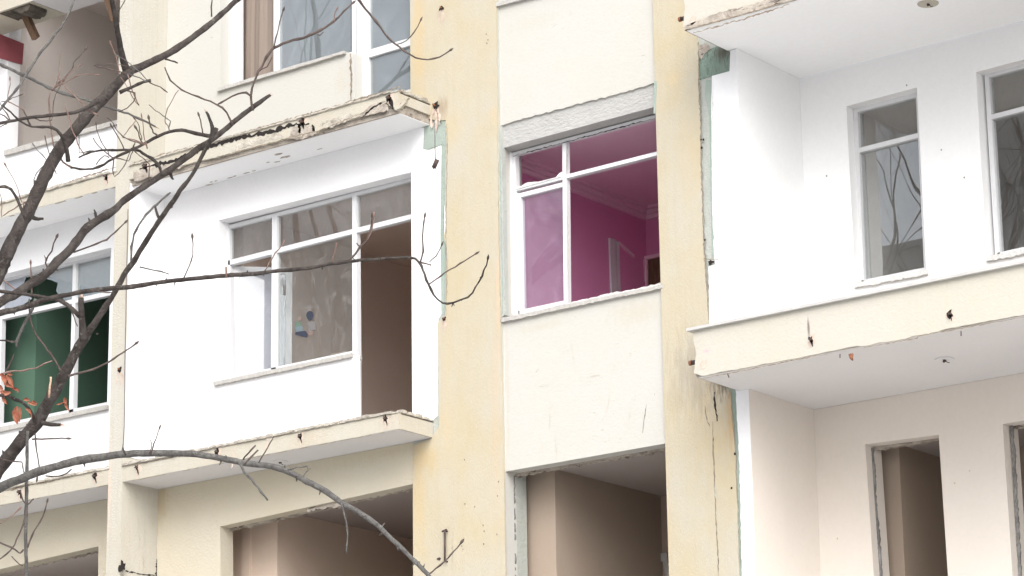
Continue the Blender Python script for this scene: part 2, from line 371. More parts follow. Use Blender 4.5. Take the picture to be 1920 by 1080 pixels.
# --- left bay wall (behind the balconies), three storeys; front face Y = 0
def hole(pts, Y=0.0, x0=-99, x1=99, z0=.02, z1=ZT-.02):
    return [(min(max(x, x0), x1), min(max(z, z0), z1)) for x, z in xz(pts, Y)]
CL = dict(x0=XF1+.003, x1=XA0-.003)
hTL = hole([(413,-190),(413,166),(648,99),(662,99),(664,192),(776,165),(776,-190)], z0=S2+.03, **CL)
hML = hole([(410,413),(772,322),(776,815),(640,844),(640,674),(412,717)], z0=S1+.03, z1=S2, **CL)
hLL = hole([(412,987),(774,907),(778,1210),(414,1210)], z1=S1, **CL)
wall_TL = sheet('wall', [(XF1, S2+.02),(XA0, S2+.02),(XA0, ZT),(XF1, ZT)], .004, .172, 'cream', B, [hTL])
wall_ML = sheet('wall', [(XF1, S1+.02),(XA0, S1+.02),(XA0, S2+.018),(XF1, S2+.018)], .004, .172, 'white_wall', B, [hML])
wall_LL = sheet('wall', [(XF1, ZB),(XA0, ZB),(XA0, S1+.018),(XF1, S1+.018)], .004, .172, 'cream_dull', B, [hLL])
sheet('wall', xz([(633,675),(669,665),(671,846),(633,853)], .001), .001, .045, 'white_wall', B)
# --- far left bay
hFU = [(-21.75, S3-.02)] + hole([(8,292),(222,228)]) ; z_ = hFU[-1]; hFU = [(hFU[1][0], 12.70), hFU[1], hFU[2], (hFU[2][0]+.0, 12.70)]
hFM = hole([(-22,521),(208,464),(200,764),(-27,812)])
hFL = hole([(-160,1104),(184,1024),(182,1240),(-160,1240)])
wall_FU = sheet('wall', [(-21.3, S2+.02),(XF0, S2+.02),(XF0, S3),(-21.3, S3)], .004, .172, 'white_wall', B, [hFU])
wall_FM = sheet('wall', [(-26, S1+.02),(XF0, S1+.02),(XF0, S2+.018),(-26, S2+.018)], .004, .172, 'white_wall', B, [hFM])
wall_FL = sheet('wall', [(-26, ZB),(XF0, ZB),(XF0, S1+.018),(-26, S1+.018)], .004, .172, 'cream_dull', B, [hFL])
# --- fin between the two balcony bays
bm = bmesh.new(); box(bm, XF0, XF1, YS-.004, .25, ZB, ZT)
fin = finish('fin_wall', bm, 'fin', B)
# white painted flank of the fin in the middle storey
bm = bmesh.new(); box(bm, XF1, XF1+.006, YS+.012, .003, S1+.26, S2-.004)
finish('plaster_coat', bm, 'white_wall', fin)

# --- ochre columns: old green-grey render underneath, ochre coat in front of it
bm = bmesh.new(); box(bm, XA0, XA1, 0, .30, ZB, ZT); colA = finish('column', bm, 'grey_green', B)
bm = bmesh.new(); box(bm, XB0, XB1, 0, .30, ZB, ZT); colB = finish('column', bm, 'grey_green', B)
XA1c = XA1+.0
def px2(l, Y=0.0): return xz(l, Y)
left = px2([(772,-190),(772,214),(800,222)]) + jag(px2([(818,226),(838,226),(839,262),(838,300)]), .006, .02, 3) \
     + jag(px2([(838,300),(837,385),(834,440),(839,470),(838,560),(838,592),(822,606)]), .004, .03, 4) \
     + jag(px2([(822,606),(825,700),(825,780),(826,800),(812,822)]), .003, .03, 5) + px2([(776,836)])
right = px2([(936,-190),(935,233)]) + jag(px2([(935,233),(936,420),(940,596),(941,606)]), .004, .03, 6) + px2([(947,884)])
coatA = [(XA0, ZT)] + left[1:] + [(XA0+.002, ZB), (at(955,1090).x, ZB)] + [right[-1]] + right[::-1][1:-1] + [(at(936,0).x, ZT)]
coat_A = sheet('plaster_coat', coatA, -.016, .0, 'yellow', colA)
rightB = jag(px2([(1309,70),(1311,90),(1312,170),(1315,230),(1315,300),(1318,360),(1320,430),(1321,470),(1328,560),(1330,620)]), .006, .022, 8) \
       + px2([(1334,640),(1366,725)]) + jag(px2([(1372,735),(1374,780),(1381,850),(1382,900),(1385,960),(1386,1020),(1389,1100)]), .004, .022, 9)
coatB = [(XB0, ZT), (XB0, ZB), (rightB[-1][0], ZB)] + rightB[::-1] + [(rightB[0][0], ZT)]
coat_B = sheet('plaster_coat', coatB, -.016, .0, 'yellow', colB)
# white coat on the loggia corner, and green paint left between
wc = jag(px2([(1336,143),(1335,200),(1336,300),(1337,400),(1340,482),(1342,496),(1330,500),(1331,625)]), .002, .04, 12)
zc = R2+.0
coatW = px2([(1336,143)]) + wc[1:] + [(XB1+.0, wc[-1][1]), (XB1+.0, zc)] + [(P1(1370,85)[0], zc)] + px2([(1369,134)])
sheet('plaster_coat', coatW, -.010, .0, 'white_corner', colB)
gpatch = jag(px2([(1312,88),(1330,92),(1352,86),(1369,98)]), .006, .02, 14) + jag(px2([(1370,100),(1368,134),(1352,138),(1337,142)]), .004, .02, 15) + px2([(1312,150)])
sheet('green_paint_patch', gpatch, -.005, .0, 'green_dark', colB)
gst = px2([(1324,150)]) + jag(px2([(1336,150),(1336,300),(1338,480)]), .0015, .04, 16) + jag(px2([(1335,480),(1332,300),(1331,220),(1322,180)]), .003, .03, 17)
sheet('green_paint_strip', gst, -.004, .0, 'green', colB)
lw = jag(px2([(1381,727),(1384,800),(1388,880),(1390,960),(1393,1100)]), .004, .025, 18)
sheet('plaster_coat', lw + [(lw[-1][0], ZB), (XB1, ZB), (XB1, R1)], -.010, .0, 'white_corner', colB)
lg = jag(px2([(1366,728),(1368,800),(1376,880),(1380,1100)]), .002, .04, 19)
sheet('green_paint_strip', lg + [(lw[-1][0]+.01, ZB)] + [(x+.01, z) for x, z in lw[::-1]], -.004, .0, 'green', colB)
# plaster patch round the left balcony: green square and strip
gp = jag(px2([(796,238),(818,230),(838,224)]), .003, .02, 21) + jag(px2([(839,262),(837,280)]), .003, .02, 22) + px2([(836,272),(829,270)]) \
   + jag(px2([(829,271),(815,276),(800,281),(794,278)]), .003, .02, 23) + px2([(794,245)])
sheet('green_paint_patch', gp, -.006, .0, 'green', colA)
gs = px2([(829,270),(837,272)]) + jag(px2([(837,300),(836,440)]), .001, .05, 24) + px2([(834,590),(827,590),(826,400)])
sheet('green_paint_strip', gs, -.004, .0, 'green', colA)
ww = px2([(775,236),(796,240),(794,280),(806,282)]) + px2([(828,273)]) + jag(px2([(828,280),(826,440),(828,590)]), .001, .06, 25) + px2([(822,600),(822,780),(812,788),(776,806)])
ww = [(XA0-.0, ww[0][1])] + ww[1:-1] + [(XA0, ww[-1][1])]
sheet('plaster_coat', ww, -.008, .0, 'white_wall', colA)
bm = bmesh.new(); ribbon(bm, [(834,385),(834,440)], .014, -.017, .001, 3); finish('plaster_chip', bm, 'white_corner', colA)
bm = bmesh.new(); ribbon(bm, [(832,386),(832,438)], .006, -.017, .001, 4); finish('crack', bm, 'crack', colA)

# --- centre bay panels
YC = .012
hC0 = None
pT = [(XA1-.06, ZT), (XA1-.06, P1(930,13)[1])] if False else None
top = px2([(937,18)]) ; 
pan = [(XA1-.04, ZT), (XB0+.04, ZT)] + jag([(XB0+.04, P1(1232,153)[1])] + px2([(1228,155),(1150,177),(1060,200),(990,219),(937,235)]) + [(XA1-.04, P1(933,235)[1])], .006, .03, 31)
wall_CU = sheet('wall', pan, YC, .25, 'cream', B)
bm = bmesh.new(); prism(bm, px2([(938,234),(1231,153),(1229,200),(941,278)], .03), .03, .25); lint = finish('lintel', bm, 'lintel', B)
sheet('render_strip', jag(px2([(934,236),(935,300),(937,420),(941,595)]), .003, .03, 41) + px2([(947,590),(944,420),(940,236)]), -.004, .05, 'grey_green', colA)
crack([(937,240),(938,300),(940,420),(942,500),(943,590)], .012, -.0045, colA, 'green', 42, .004)
sheet('green_paint_strip', px2([(1229,152),(1234,154),(1232,200),(1231,214),(1228,214)], 0), -.020, .05, 'green', colB)
zl, zlr = P1(942,603,YC)[1], P1(948,884,YC)[1]
pan = [(XA1-.04, P1(940,600,YC)[1]), (XB0+.04, P1(1243,537,YC)[1])] + [(XB0+.04, P1(1250,831,YC)[1])] + px2([(948,884)], YC) + [(at(948,884,YC).x-.04, P1(948,884,YC)[1])]
wall_CM = sheet('wall', pan, YC, .25, 'cream', B)
# jamb pieces beside the centre openings
bm = bmesh.new(); box(bm, XA1+.0005, XA1+.004, .003, .155, 2, 12); finish('plaster_coat', bm, 'cream', colA)
bm = bmesh.new(); prism(bm, [(XA1-.1, P1(948,884,YC)[1]), (at(956,900,YC).x-.055, P1(948,884,YC)[1]), (at(956,900,YC).x-.055, 3), (XA1-.1, 3)], .0, .12); finish('jamb', bm, 'white_wall', B)
# --- slabs -----------------------------------------------------------------
def anchor(px, py, Y, parent, s=1.0, drip=30, stub=True, seed=0):
    bm = bmesh.new()
    prism(bm, blob(px, py, .017*s, .022*s, Y, seed, 11, .55), Y-.004, Y-.001, mi=0)
    ribbon(bm, [(px-4, py-5), (px+1, py+4), (px+3, py+13)], .014*s, Y-.002, .004, seed+9, mi=0)
    c = at(px, py, Y)
    if stub: tube(bm, [(c.x+.004, Y, c.z), (c.x+.006, Y-.03*s, c.z-.004)], [.008*s, .007*s], 8, mi=1)
    prism(bm, blob(px+2, py+1, .030*s, .034*s, Y, seed+3, 13, .6), Y-.0015, Y-.0005, mi=2)
    if drip: ribbon(bm, [(px, py), (px+1, py+drip*.5), (px+.5, py+drip)], .022*s, Y-.0005, .003, seed, mi=2)
    return finish('rail_anchor', bm, ['void', 'iron', 'ruststain'], parent)
TILE = None
def tile_mesh():
    bm = bmesh.new(); pr = [(0,0),(.082,.003),(.084,.020),(.070,.034),(.02,.036),(-.002,.026)]
    prism(bm, pr, 0, .05)
    bmesh.ops.recalc_face_normals(bm, faces=bm.faces)
    me = bpy.data.meshes.new('edge_tile'); bm.to_mesh(me); bm.free(); me.materials.append(M['mortar']); return me
TILE = tile_mesh()
def put_tile(x, y, z, rz, parent, s=1.0):
    o = bpy.data.objects.new('edge_tile', TILE); COL.objects.link(o); o.parent = parent
    o.matrix_parent_inverse = world_of(parent).inverted()
    o.location = (x, y, z); o.rotation_euler = (random.uniform(-.1,.1), random.uniform(-.10,.10), rz); o.scale = (random.uniform(.9,1.03), 1, s*random.uniform(.8,1.2))
def left_slab(x0, x1, zs, zt, mat_soffit, fascia_pts, band=0.0, right_end=True, seed=0, tile=.7):
    """slab body, cream fascia coat (front polygon given), painted soffit, row of broken floor-tile edges"""
    bm = bmesh.new(); box(bm, x0, x1, YS+.03, 0.003, zs+.004, zt)
    body = finish('balcony_slab', bm, 'concrete', B)
    sheet('fascia_coat', fascia_pts, YS, YS+.0295, 'fascia', body)
    if right_end:
        bm = bmesh.new(); zb = zs+band
        pr = [(YS+.0297, zb+.004), (-.003, zb-.0), (-.003, zt-.012), (YS+.0297, zt-.012)]
        vs0 = [bm.verts.new((x1+.001, y, z)) for y, z in pr]; vs1 = [bm.verts.new((x1+.02, y, z)) for y, z in pr]
        bm.faces.new(vs0); bm.faces.new(vs1)
        for i in range(4): bm.faces.new((vs0[i], vs0[(i+1)%4], vs1[(i+1)%4], vs1[i]))
        finish('fascia_coat', bm, 'fascia', body)
    bm = bmesh.new(); box(bm, x0+.003, x1-.0, YS+(.004 if band == 0 else .05), .002, zs, zs+.0035)
    finish('soffit_coat', bm, mat_soffit, body)
    bm = bmesh.new(); box(bm, x0, x1+.025, YS-.008, 0, zt, zt+.012); finish('screed_edge', bm, 'mortar', body)
    n = int((x1-x0)/.085)
    for i in range(n): put_tile(x0+i*.085, YS-.018+random.uniform(-.004,.006), zt+.004, 0, body, tile)
    if right_end:
        for i in range(4): put_tile(x1+.03, YS+.02+i*.1, zt+.004, math.pi/2, body, .7)
    return body
XE = -15.24
def fpoly(x0, x1, zt, zs, seed, amp=.003):
    return [(x0, zt), (x1, zt)] + jag([(x1, zs), (x0, zs)], amp, .05, seed)
zt1 = P1(744,768,YS)[1]; zt1l = P1(232,872,YS)[1]
slab_L1 = left_slab(XF1, XE, S1+.02, (zt1+zt1l)/2-.02, 'soffit_old', fpoly(XF1, XE+.02, (zt1+zt1l)/2-.022, S1+.02, 51))
for i, (x, y) in enumerate([(257,877),(407,847),(563,818),(723,785)]): anchor(x, y, YS, slab_L1, 1.15, 22, seed=i)
zt2 = P1(754,166,YS)[1]; zt2l = P1(400,264,YS)[1]
# upper slab: fascia torn open, rough concrete band below it
zz2 = (zt2+zt2l)/2-.02
fu = [(XF1, zz2), (XE+.02, zz2)] + jag(xz([(768,178),(757,196),(742,207),(728,190),(712,200),(690,206),(672,218),(600,243),(594,250),(578,236),(560,240),(545,256),(509,267),(455,281),(400,296),(330,312),(262,331)], YS), .005, .02, 52)
fu = fu[:2] + [(XE+.02, P1(757,196,YS)[1])] + fu[3:]
fu[-1] = (XF1, P1(262,331,YS)[1])
slab_L2 = left_slab(XF1, XE, S2-.035, zz2, 'soffit_chipped', fu, band=.085, tile=.45)
for i, (x, y) in enumerate([(273,312),(567,229),(730,184)]): anchor(x, y, YS, slab_L2, 1.6, 14, seed=20+i)
crack([(262,317),(330,300),(400,272),(450,258),(520,244),(545,234),(580,232)], .045, YS-.001, slab_L2, 'void', 53, .010)
crack([(250,306),(330,284),(440,254),(560,220),(680,184),(752,162)], .028, YS-.001, slab_L2, 'crack', 54, .004)
crack([(400,297),(509,268),(548,257),(600,245),(690,207)], .012, YS-.0015, slab_L2, 'crack', 59, .006)
crack([(560,232),(563,250)], .035, YS-.001, slab_L2, 'void', 55, .006); crack([(585,234),(590,248)], .03, YS-.001, slab_L2, 'void', 56, .006)
crack([(680,218),(698,203),(722,190)], .02, YS-.001, slab_L2, 'crack', 57, .006)
crack([(732,182),(736,205)], .04, YS-.001, slab_L2, 'void', 58, .006)
def patch(pts, Y, parent, mat, seed, name='broken_concrete', amp=.010, out=.003):
    z = xz(pts, Y); return sheet(name, jag(z+[z[0]], amp, .022, seed)[:-1], Y-out, Y, mat, parent)
patch([(548,240),(575,232),(588,240),(594,252),(560,262),(540,262)], YS, slab_L2, 'concrete', 501)
patch([(692,200),(712,192),(726,196),(728,208),(700,214),(672,220)], YS, slab_L2, 'concrete', 502)
patch([(250,322),(290,314),(330,306),(345,312),(300,328),(252,340)], YS, slab_L2, 'concrete', 503)
patch([(600,232),(650,214),(668,214),(655,226),(610,242)], YS, slab_L2, 'mortar', 504)
patch([(430,276),(470,262),(520,250),(530,256),(480,270),(440,283)], YS, slab_L2, 'mortar', 505)
def flake(px, py, r1, r2, zs, parent, mat='concrete', seed=0):
    c = atz(px, py, zs); rnd = random.Random(seed); bm = bmesh.new()
    lo = [bm.verts.new((c.x+r1*math.cos(a*.5236)*rnd.uniform(.5,1.3), c.y+r2*math.sin(a*.5236)*rnd.uniform(.5,1.3), zs-.003)) for a in range(12)]
    hi = [bm.verts.new((v.co.x, v.co.y, zs-.0005)) for v in lo]; bm.faces.new(lo); bm.faces.new(hi)
    for i in range(12): bm.faces.new((lo[i], lo[(i+1)%12], hi[(i+1)%12], hi[i]))
    return finish('paint_flake', bm, mat, parent)
for i, (x, y, a, b) in enumerate([(522,289,.045,.02),(535,294,.06,.022),(520,303,.035,.012),(503,304,.02,.012),(476,320,.03,.01),(462,324,.04,.01),(440,330,.02,.01),(431,333,.04,.008),(405,339,.03,.01),(396,341,.02,.01),(600,279,.03,.008),(392,346,.05,.012)]):
    flake(x, y, a, b, S2-.035, slab_L2, seed=i)
# far left slabs
ztf = P1(150,890,YS)[1]
slab_F1 = left_slab(-26, XF0, S1+.02, zt1-.03, 'soffit_old', fpoly(-26, XF0, zt1-.032, S1+.02, 61), right_end=False)
for i, (x, y) in enumerate([(178,893),(37,923)]): anchor(x, y, YS, slab_F1, 1.3, 16, seed=40+i)
slab_F2 = left_slab(-26, XF0, S2-.0, P1(150,338,YS)[1]-.02, 'soffit', fpoly(-26, XF0, P1(150,338,YS)[1]-.022, S2-.0, 62), right_end=False)
for i, (x, y) in enumerate([(199,331),(64,368)]): anchor(x, y, YS, slab_F2, 1.3, 18, seed=44+i)
for a, b in (((0,380),(225,310)), ((0,922),(205,874))):
    crack([a, ((a[0]+b[0])/2, (a[1]+b[1])/2+2), b], .018, YS-.001, slab_F2 if b[1] < 500 else slab_F1, 'crack', 63, .006)
crack([(240,875),(330,856),(480,822),(560,806),(640,790),(740,769)], .010, YS-.001, slab_L1, 'crack', 64, .003)
for i, (x, y) in enumerate([(503,818),(440,850)]):
    bm = bmesh.new(); ribbon(bm, [(x,y),(x-2,y+14),(x-6,y+28)], .03, YS-.001, .004, 70+i); finish('rust_stain', bm, 'ruststain', slab_L1)
zf = P1(0,22,YS)[1]
bm = bmesh.new(); box(bm, -26, at(58,3,YS).x, YS, 0.003, zf, zf+.3); slab_F3 = finish('balcony_slab', bm, 'fascia', B)
bm = bmesh.new(); box(bm, at(58,3,YS).x+.002, XF0, YS+.001, 0.003, zf+.006, zf+.3); finish('slab_core', bm, 'soffit_old', slab_F3)
bm = bmesh.new()
prism(bm, jag(xz([(-6,31),(18,33),(33,29),(42,25),(56,31),(70,26),(74,14),(66,0)], -.3), .012, .02, 77) + xz([(-6,20)], -.3), -.43, -.2); finish('broken_concrete', bm, 'concrete_dark', slab_F3)

# right balcony slabs
def right_slab(zs, tall, seed):
    bm = bmesh.new(); box(bm, XB1-.10, -4.5, YR+.02, YL-.002, zs+.004, zs+.16); body = finish('balcony_slab', bm, 'concrete', B)
    x0 = XB1-.105
    fp = [(x0, zs+tall), (x0+.004, zs+tall*.62), (x0+.02, zs+tall*.58), (x0+.004, zs+tall*.5)] if False else [(x0, zs+tall)] + jag([(x0, zs+tall), (x0+.012, zs+tall*.72), (x0+.03, zs+tall*.5), (x0+.014, zs+tall*.33), (x0, zs+.035), (x0+.03, zs+.02)], .005, .03, seed)[1:]
    fp += [(-12.02, zs)] + jag([(-12.02, zs), (-11.0, zs+.001), (-10.62, zs+.004), (-10.58, zs-.005), (-9.95, zs-.007), (-9.9, zs+.004), (-8.5, zs+.002), (-4.5, zs)], .004, .04, seed+1)[1:]
    fp += [(-4.5, zs+tall)]
    fc = sheet('fascia_coat', fp, YR, YR+.0195, 'fascia_right', body)
    bm = bmesh.new(); box(bm, x0+.012, -4.5, YR+.0205, YR+.12, zs+.165, zs+tall-.01); finish('upstand', bm, 'fascia_right', body)
    bm = bmesh.new(); box(bm, XB1-.085, -4.5, YR+.025, YL-.004, zs, zs+.0035); finish('soffit_coat', bm, 'soffit' if zs > 8 else 'soffit_old', body)
    bm = bmesh.new(); box(bm, x0-.035, -4.5, YR-.035, YR+.20, zs+tall, zs+tall+.022); cp = finish('coping', bm, 'coping', body)
    return body
tall = P1(1500,578,YR)[1]-R1-.01
slab_R1 = right_slab(R1, tall, 81)
slab_R2 = right_slab(R2+.008, tall, 91)
anchor(1521, 637, YR, slab_R1, 1.2, 0, seed=81); anchor(1782, 589, YR, slab_R1, 1.2, 0, seed=82)
# torn lower lip of the upper right slab
bm = bmesh.new(); prism(bm, jag([(XB1-.09, R2+.008), (XB1-.09, R2+.045)], .004, .02, 95) + jag([(-11.8, R2+.075), (-10.6, R2+.07), (-9.5, R2+.05)], .008, .03, 96) + [(-9.5, R2+.008)], YR-.003, YR+.0)
finish('broken_concrete', bm, 'concrete', slab_R2)
crack([(1292,54),(1340,42),(1400,25),(1468,5)], .012, YR-.005, slab_R2, 'crack', 97, .004)
crack([(1300,62),(1345,50),(1400,34),(1480,8)], .014, YR-.005, slab_R2, 'crack', 98, .006)
crack([(1318,709),(1400,694),(1480,677),(1560,662)], .007, YR-.001, slab_R1, 'crack', 99, .003)
crack([(1620,652),(1720,634),(1722,630),(1860,605),(1920,595)], .007, YR-.001, slab_R1, 'crack', 100, .003)
for k, (a, b) in enumerate((((1364,700),(1367,708)), ((1575,664),(1575,671)), ((1802,621),(1802,630)))):
    bm = bmesh.new(); p, q = at(*a, YR+.04), at(*b, YR+.04); tube(bm, [p, q], [.004,.004], 6); finish('wire_stub', bm, 'iron', slab_R1)
bm = bmesh.new(); p = at(1596,664,YR+.01); tube(bm, [p, p+Vector((.004,0,-.03)), p+Vector((.012,0,-.05))], [.018,.014,.005], 7, knob=.5); finish('plaster_chip', bm, 'rust', slab_R1)
def pipe(px, py, Y, parent, r=.018):
    c = at(px, py, Y); bm = bmesh.new()
    tube(bm, [(c.x+.10, Y, c.z-.006), (c.x-.03, Y, c.z)], [r, r], 12, 0); tube(bm, [(c.x-.031, Y, c.z), (c.x-.05, Y, c.z)], [r*1.15, r*1.15], 12, 1)
    prism(bm, blob(px+17, py+4, .03, .035, YR-.0, 5), YR-.003, YR-.001, mi=2)
    return finish('pipe_stub', bm, ['iron', 'rust', 'ruststain'], parent)
pipe(1283, 34, YR+.05, slab_R2); pipe(1303, 679, YR+.05, slab_R1)
def rose(px, py, zs, parent, r=.085, mat='fascia'):
    c = atz(px, py, zs); bm = bmesh.new(); prof = [(r, 0), (r*.96, -.006), (r*.7, -.007), (r*.25, -.006)]
    rings = [[bm.verts.new((c.x+q*math.cos(a*math.pi/12), c.y+q*math.sin(a*math.pi/12), zs-.002+z)) for a in range(24)] for q, z in prof]
    for a, b in zip(rings, rings[1:]):
        for k in range(24): bm.faces.new((a[k], a[(k+1)%24], b[(k+1)%24], b[k]))
    bm.faces.new(rings[-1])
    o = finish('lamp_mount', bm, mat, parent)
    bm = bmesh.new(); tube(bm, [(c.x,c.y,zs-.008),(c.x+.01,c.y,zs-.012)], [.02,.012], 7, knob=.6)
    tube(bm, [(c.x,c.y,zs-.009),(c.x+.02,c.y+.01,zs-.03),(c.x+.04,c.y,zs-.035)], [.003,.003,.003], 5); finish('lamp_wire', bm, 'iron', parent)
rose(1740, 6, R2+.008, slab_R2); rose(1771, 673, R1, slab_R1, .075, 'soffit_old'); rose(525, 865, S1+.02, slab_L1, .07, 'soffit_old')

# --- right loggia walls
hR1 = hole([(1587,199),(1719,164),(1737,508),(1604,536)], YL); hR2 = hole([(1830,135),(2110,62),(2120,440),(1850,486)], YL)
hR3 = hole([(1622,833),(1760,815),(1784,1180),(1645,1180)], YL); hR4 = hole([(1880,795),(2110,755),(2130,1180),(1905,1180)], YL)
wall_RU = sheet('wall', [(XB1, R1+.16),(-4.5, R1+.16),(-4.5, R2+.008),(XB1, R2+.008)], YL, YL+.25, 'white_loggia', B, [hR1, hR2])
wall_RL = sheet('wall', [(XB1, ZB),(-4.5, ZB),(-4.5, R1),(XB1, R1)], YL, YL+.25, 'beige', B, [hR3, hR4])
bm = bmesh.new(); box(bm, XB1-.12, XB1+.004, .301, YL-.001, R1+.16, R2+.006); box(bm, XB1+.0002, XB1+.004, -.009, .3008, R1+.16, R2+.006); finish('wall', bm, 'white_loggia', B)
bm = bmesh.new(); box(bm, XB1-.12, XB1+.004, .301, YL-.001, ZB, R1-.001); box(bm, XB1+.0002, XB1+.004, -.009, .3008, ZB, R1-.001); finish('wall', bm, 'beige_side', B)
bm = bmesh.new(); box(bm, -4.7, -4.5, YR, YL, ZB, ZT); finish('wall', bm, 'white_loggia', B)

crack([(1310,95),(1312,170),(1315,260),(1316,330),(1319,400),(1321,470),(1328,540),(1329,600)], .016, -.0165, colB, 'grime_edge', 301, .006)
crack([(1373,740),(1379,830),(1383,920),(1387,1010),(1389,1090)], .006, -.0165, colB, 'grime_edge', 302, .003)
crack([(838,232),(839,262),(837,380),(836,440),(838,500),(838,590)], .008, -.0165, colA, 'grime_edge', 303, .004)
crack([(1337,150),(1337,300),(1339,480)], .004, -.0105, colB, 'grime_edge', 304, .002)
patch([(1312,84),(1326,82),(1334,92),(1322,100),(1316,112),(1311,108)], -.005, colB, 'concrete', 305, 'broken_concrete', .006, .006)
for i, (x, y) in enumerate([(1765,281),(1808,333),(1550,330),(1700,160)]):
    bm = bmesh.new(); prism(bm, blob(x, y, .006, .008, YL, i), YL-.002, YL-.0002); finish('nail_hole', bm, 'crack', wall_RU)
for i, (x, y) in enumerate([(1818,883),(1790,906),(1528,870),(1570,1010)]):
    bm = bmesh.new(); prism(bm, blob(x, y, .006, .008, YL, i), YL-.002, YL-.0002); finish('nail_hole', bm, 'crack_faint', wall_RL)
for i, (pts, wd) in enumerate([([(620,664),(650,659)], .004), ([(434,798),(437,803)], .006), ([(400,812),(404,820)], .006), ([(265,498),(317,513)], .004), ([(552,780),(570,786)], .003), ([(400,780),(460,775)], .003)]):
    crack(pts, wd, .0035, wall_ML, 'crack_faint', 310+i, .002)
# --- small details on columns
def wing(px, py, Y, parent, s=1.0, seed=0):
    bm = bmesh.new(); prism(bm, blob(px, py, .022*s, .02*s, Y, seed, 12, .5), Y-.006, Y-.001, mi=0)
    for dx, dy in ((-9*s, 26*s), (8*s, 22*s), (2, 30*s)): ribbon(bm, [(px, py), (px+dx*.6, py+dy*.5), (px+dx*.5, py+dy)], .018*s, Y-.001, .003, seed+int(dx), mi=1)
    c = at(px, py, Y); tube(bm, [(c.x, Y, c.z), (c.x+.01, Y-.035*s, c.z+.004)], [.008, .006], 7, mi=2)
    return finish('torn_anchor', bm, ['void', 'ruststain', 'rust'], parent)
wing(828, 16, -.016, colA, 1.0, 3); wing(833, 598, -.017, colA, .8, 4); wing(225, 693, YS-.004, fin, 1.1, 5); wing(817, 199, -.02, colA, 1.6, 8)
wing(802, 798, -.06, slab_L1, .5, 6)
bm = bmesh.new(); p, q = at(834,995,-.05), at(834,1052,-.05)
tube(bm, [p+Vector((0,.04,0)), p, q, q+Vector((0,.04,0))], [.009]*4, 8); tube(bm, [p+Vector((-.03,0,-.004)), p+Vector((.02,0,.006))], [.008,.010], 8)
prism(bm, blob(823,1048,.02,.012,-.017,3), -.021, -.0165, mi=0)
finish('iron_bracket', bm, 'iron', colA)
for i, c_ in enumerate([[(848,870),(849,960),(848,1080)], [(848,1000),(849,1090)]]): crack(c_, .003, -.0165, colA, 'crack_faint', 110+i, .001)
for i, (x, y) in enumerate([(871,862),(872,945),(935,903),(933,930),(890,950),(932,1002),(908,996),(907,1020),(866,1024),(868,1030),(912,64),(913,81),(915,75),(830,40),(828,230),(906,985)]):
    bm = bmesh.new(); prism(bm, blob(x, y, .0055, .0075, -.016, i), -.0185, -.0162); finish('nail_hole', bm, 'crack', colA)
crack([(896,780),(893,800),(895,803)], .008, -.0165, colA, 'crack_faint', 113); crack([(1340,735),(1341,760),(1345,790)], .018, -.0165, colB, 'void', 114, .005)
crack([(1322,760),(1326,790),(1332,800)], .008, -.0165, colB, 'crack', 115, .003)
crack([(1336,790),(1337,830),(1339,870),(1340,905),(1342,950),(1344,1000),(1347,1050),(1348,1100)], .011, -.0165, colB, 'crack', 116, .005)
bm = bmesh.new(); ribbon(bm, [(1341,908),(1342,922),(1343,936)], .013, -.0168, .004, 117); finish('plaster_chip', bm, 'grey_green', colB)
crack([(1249,720),(1254,830),(1258,960),(1262,1080)], .004, -.0165, colB, 'crack_faint', 118, .003)
bm = bmesh.new(); prism(bm, blob(1333, 492, .028, .016, -.018, 9, 12, .35), -.022, -.017, mi=0); ribbon(bm, [(1318,485),(1340,487),(1352,484)], .006, -.018, .002, 9, mi=1); ribbon(bm, [(1341,495),(1342,508)], .008, -.018, .002, 10, mi=1)
finish('torn_anchor', bm, ['void', 'crack'], colB)
for i, (x, y, s_) in enumerate([(1319,262,.8),(1315,262,.5),(1316,277,.7),(1322,450,.6),(1378,851,.7),(1372,915,.6)]):
    bm = bmesh.new(); prism(bm, blob(x, y, .012*s_, .014*s_, -.017, i), -.021, -.0166); finish('nail_hole', bm, 'void', colB)
crack([(1354,552),(1355,580),(1355,602)], .005, -.0105, colB, 'crack_faint', 119, .001)
# scratches on the centre panels
for i, (pts, wd, mt) in enumerate([([(1070,640),(1074,665),(1079,690)], .006, 'crack_faint'), ([(1032,760),(1031,790),(1030,806)], .008, 'crack_faint'), ([(1040,815),(1044,850),(1042,862)], .006, 'crack_faint'),
        ([(1213,758),(1208,785),(1205,812)], .008, 'crack'), ([(1228,737),(1227,741)], .010, 'crack'), ([(1152,683),(1150,697)], .008, 'crack_faint'), ([(1182,760),(1179,800)], .006, 'crack_faint'),
        ([(1145,740),(1136,775),(1128,790)], .005, 'crack_faint'), ([(1018,833),(1017,846)], .010, 'ruststain'), ([(1105,706),(1125,703)], .005, 'crack_faint'), ([(1010,725),(1030,722)], .005, 'crack_faint')]):
    crack(pts, wd, YC-.0005, wall_CM, mt, 130+i, .004)
# cable on fin edge, and marks
bm = bmesh.new(); pts = [at(x, y, YS-.012) for x, y in [(240,392),(239,450),(237,520),(236,600),(234,680),(234,740),(233,800),(231,832),(228,850)]]
tube(bm, pts, [.0045]*len(pts), 6); finish('cable', bm, 'cable', fin)
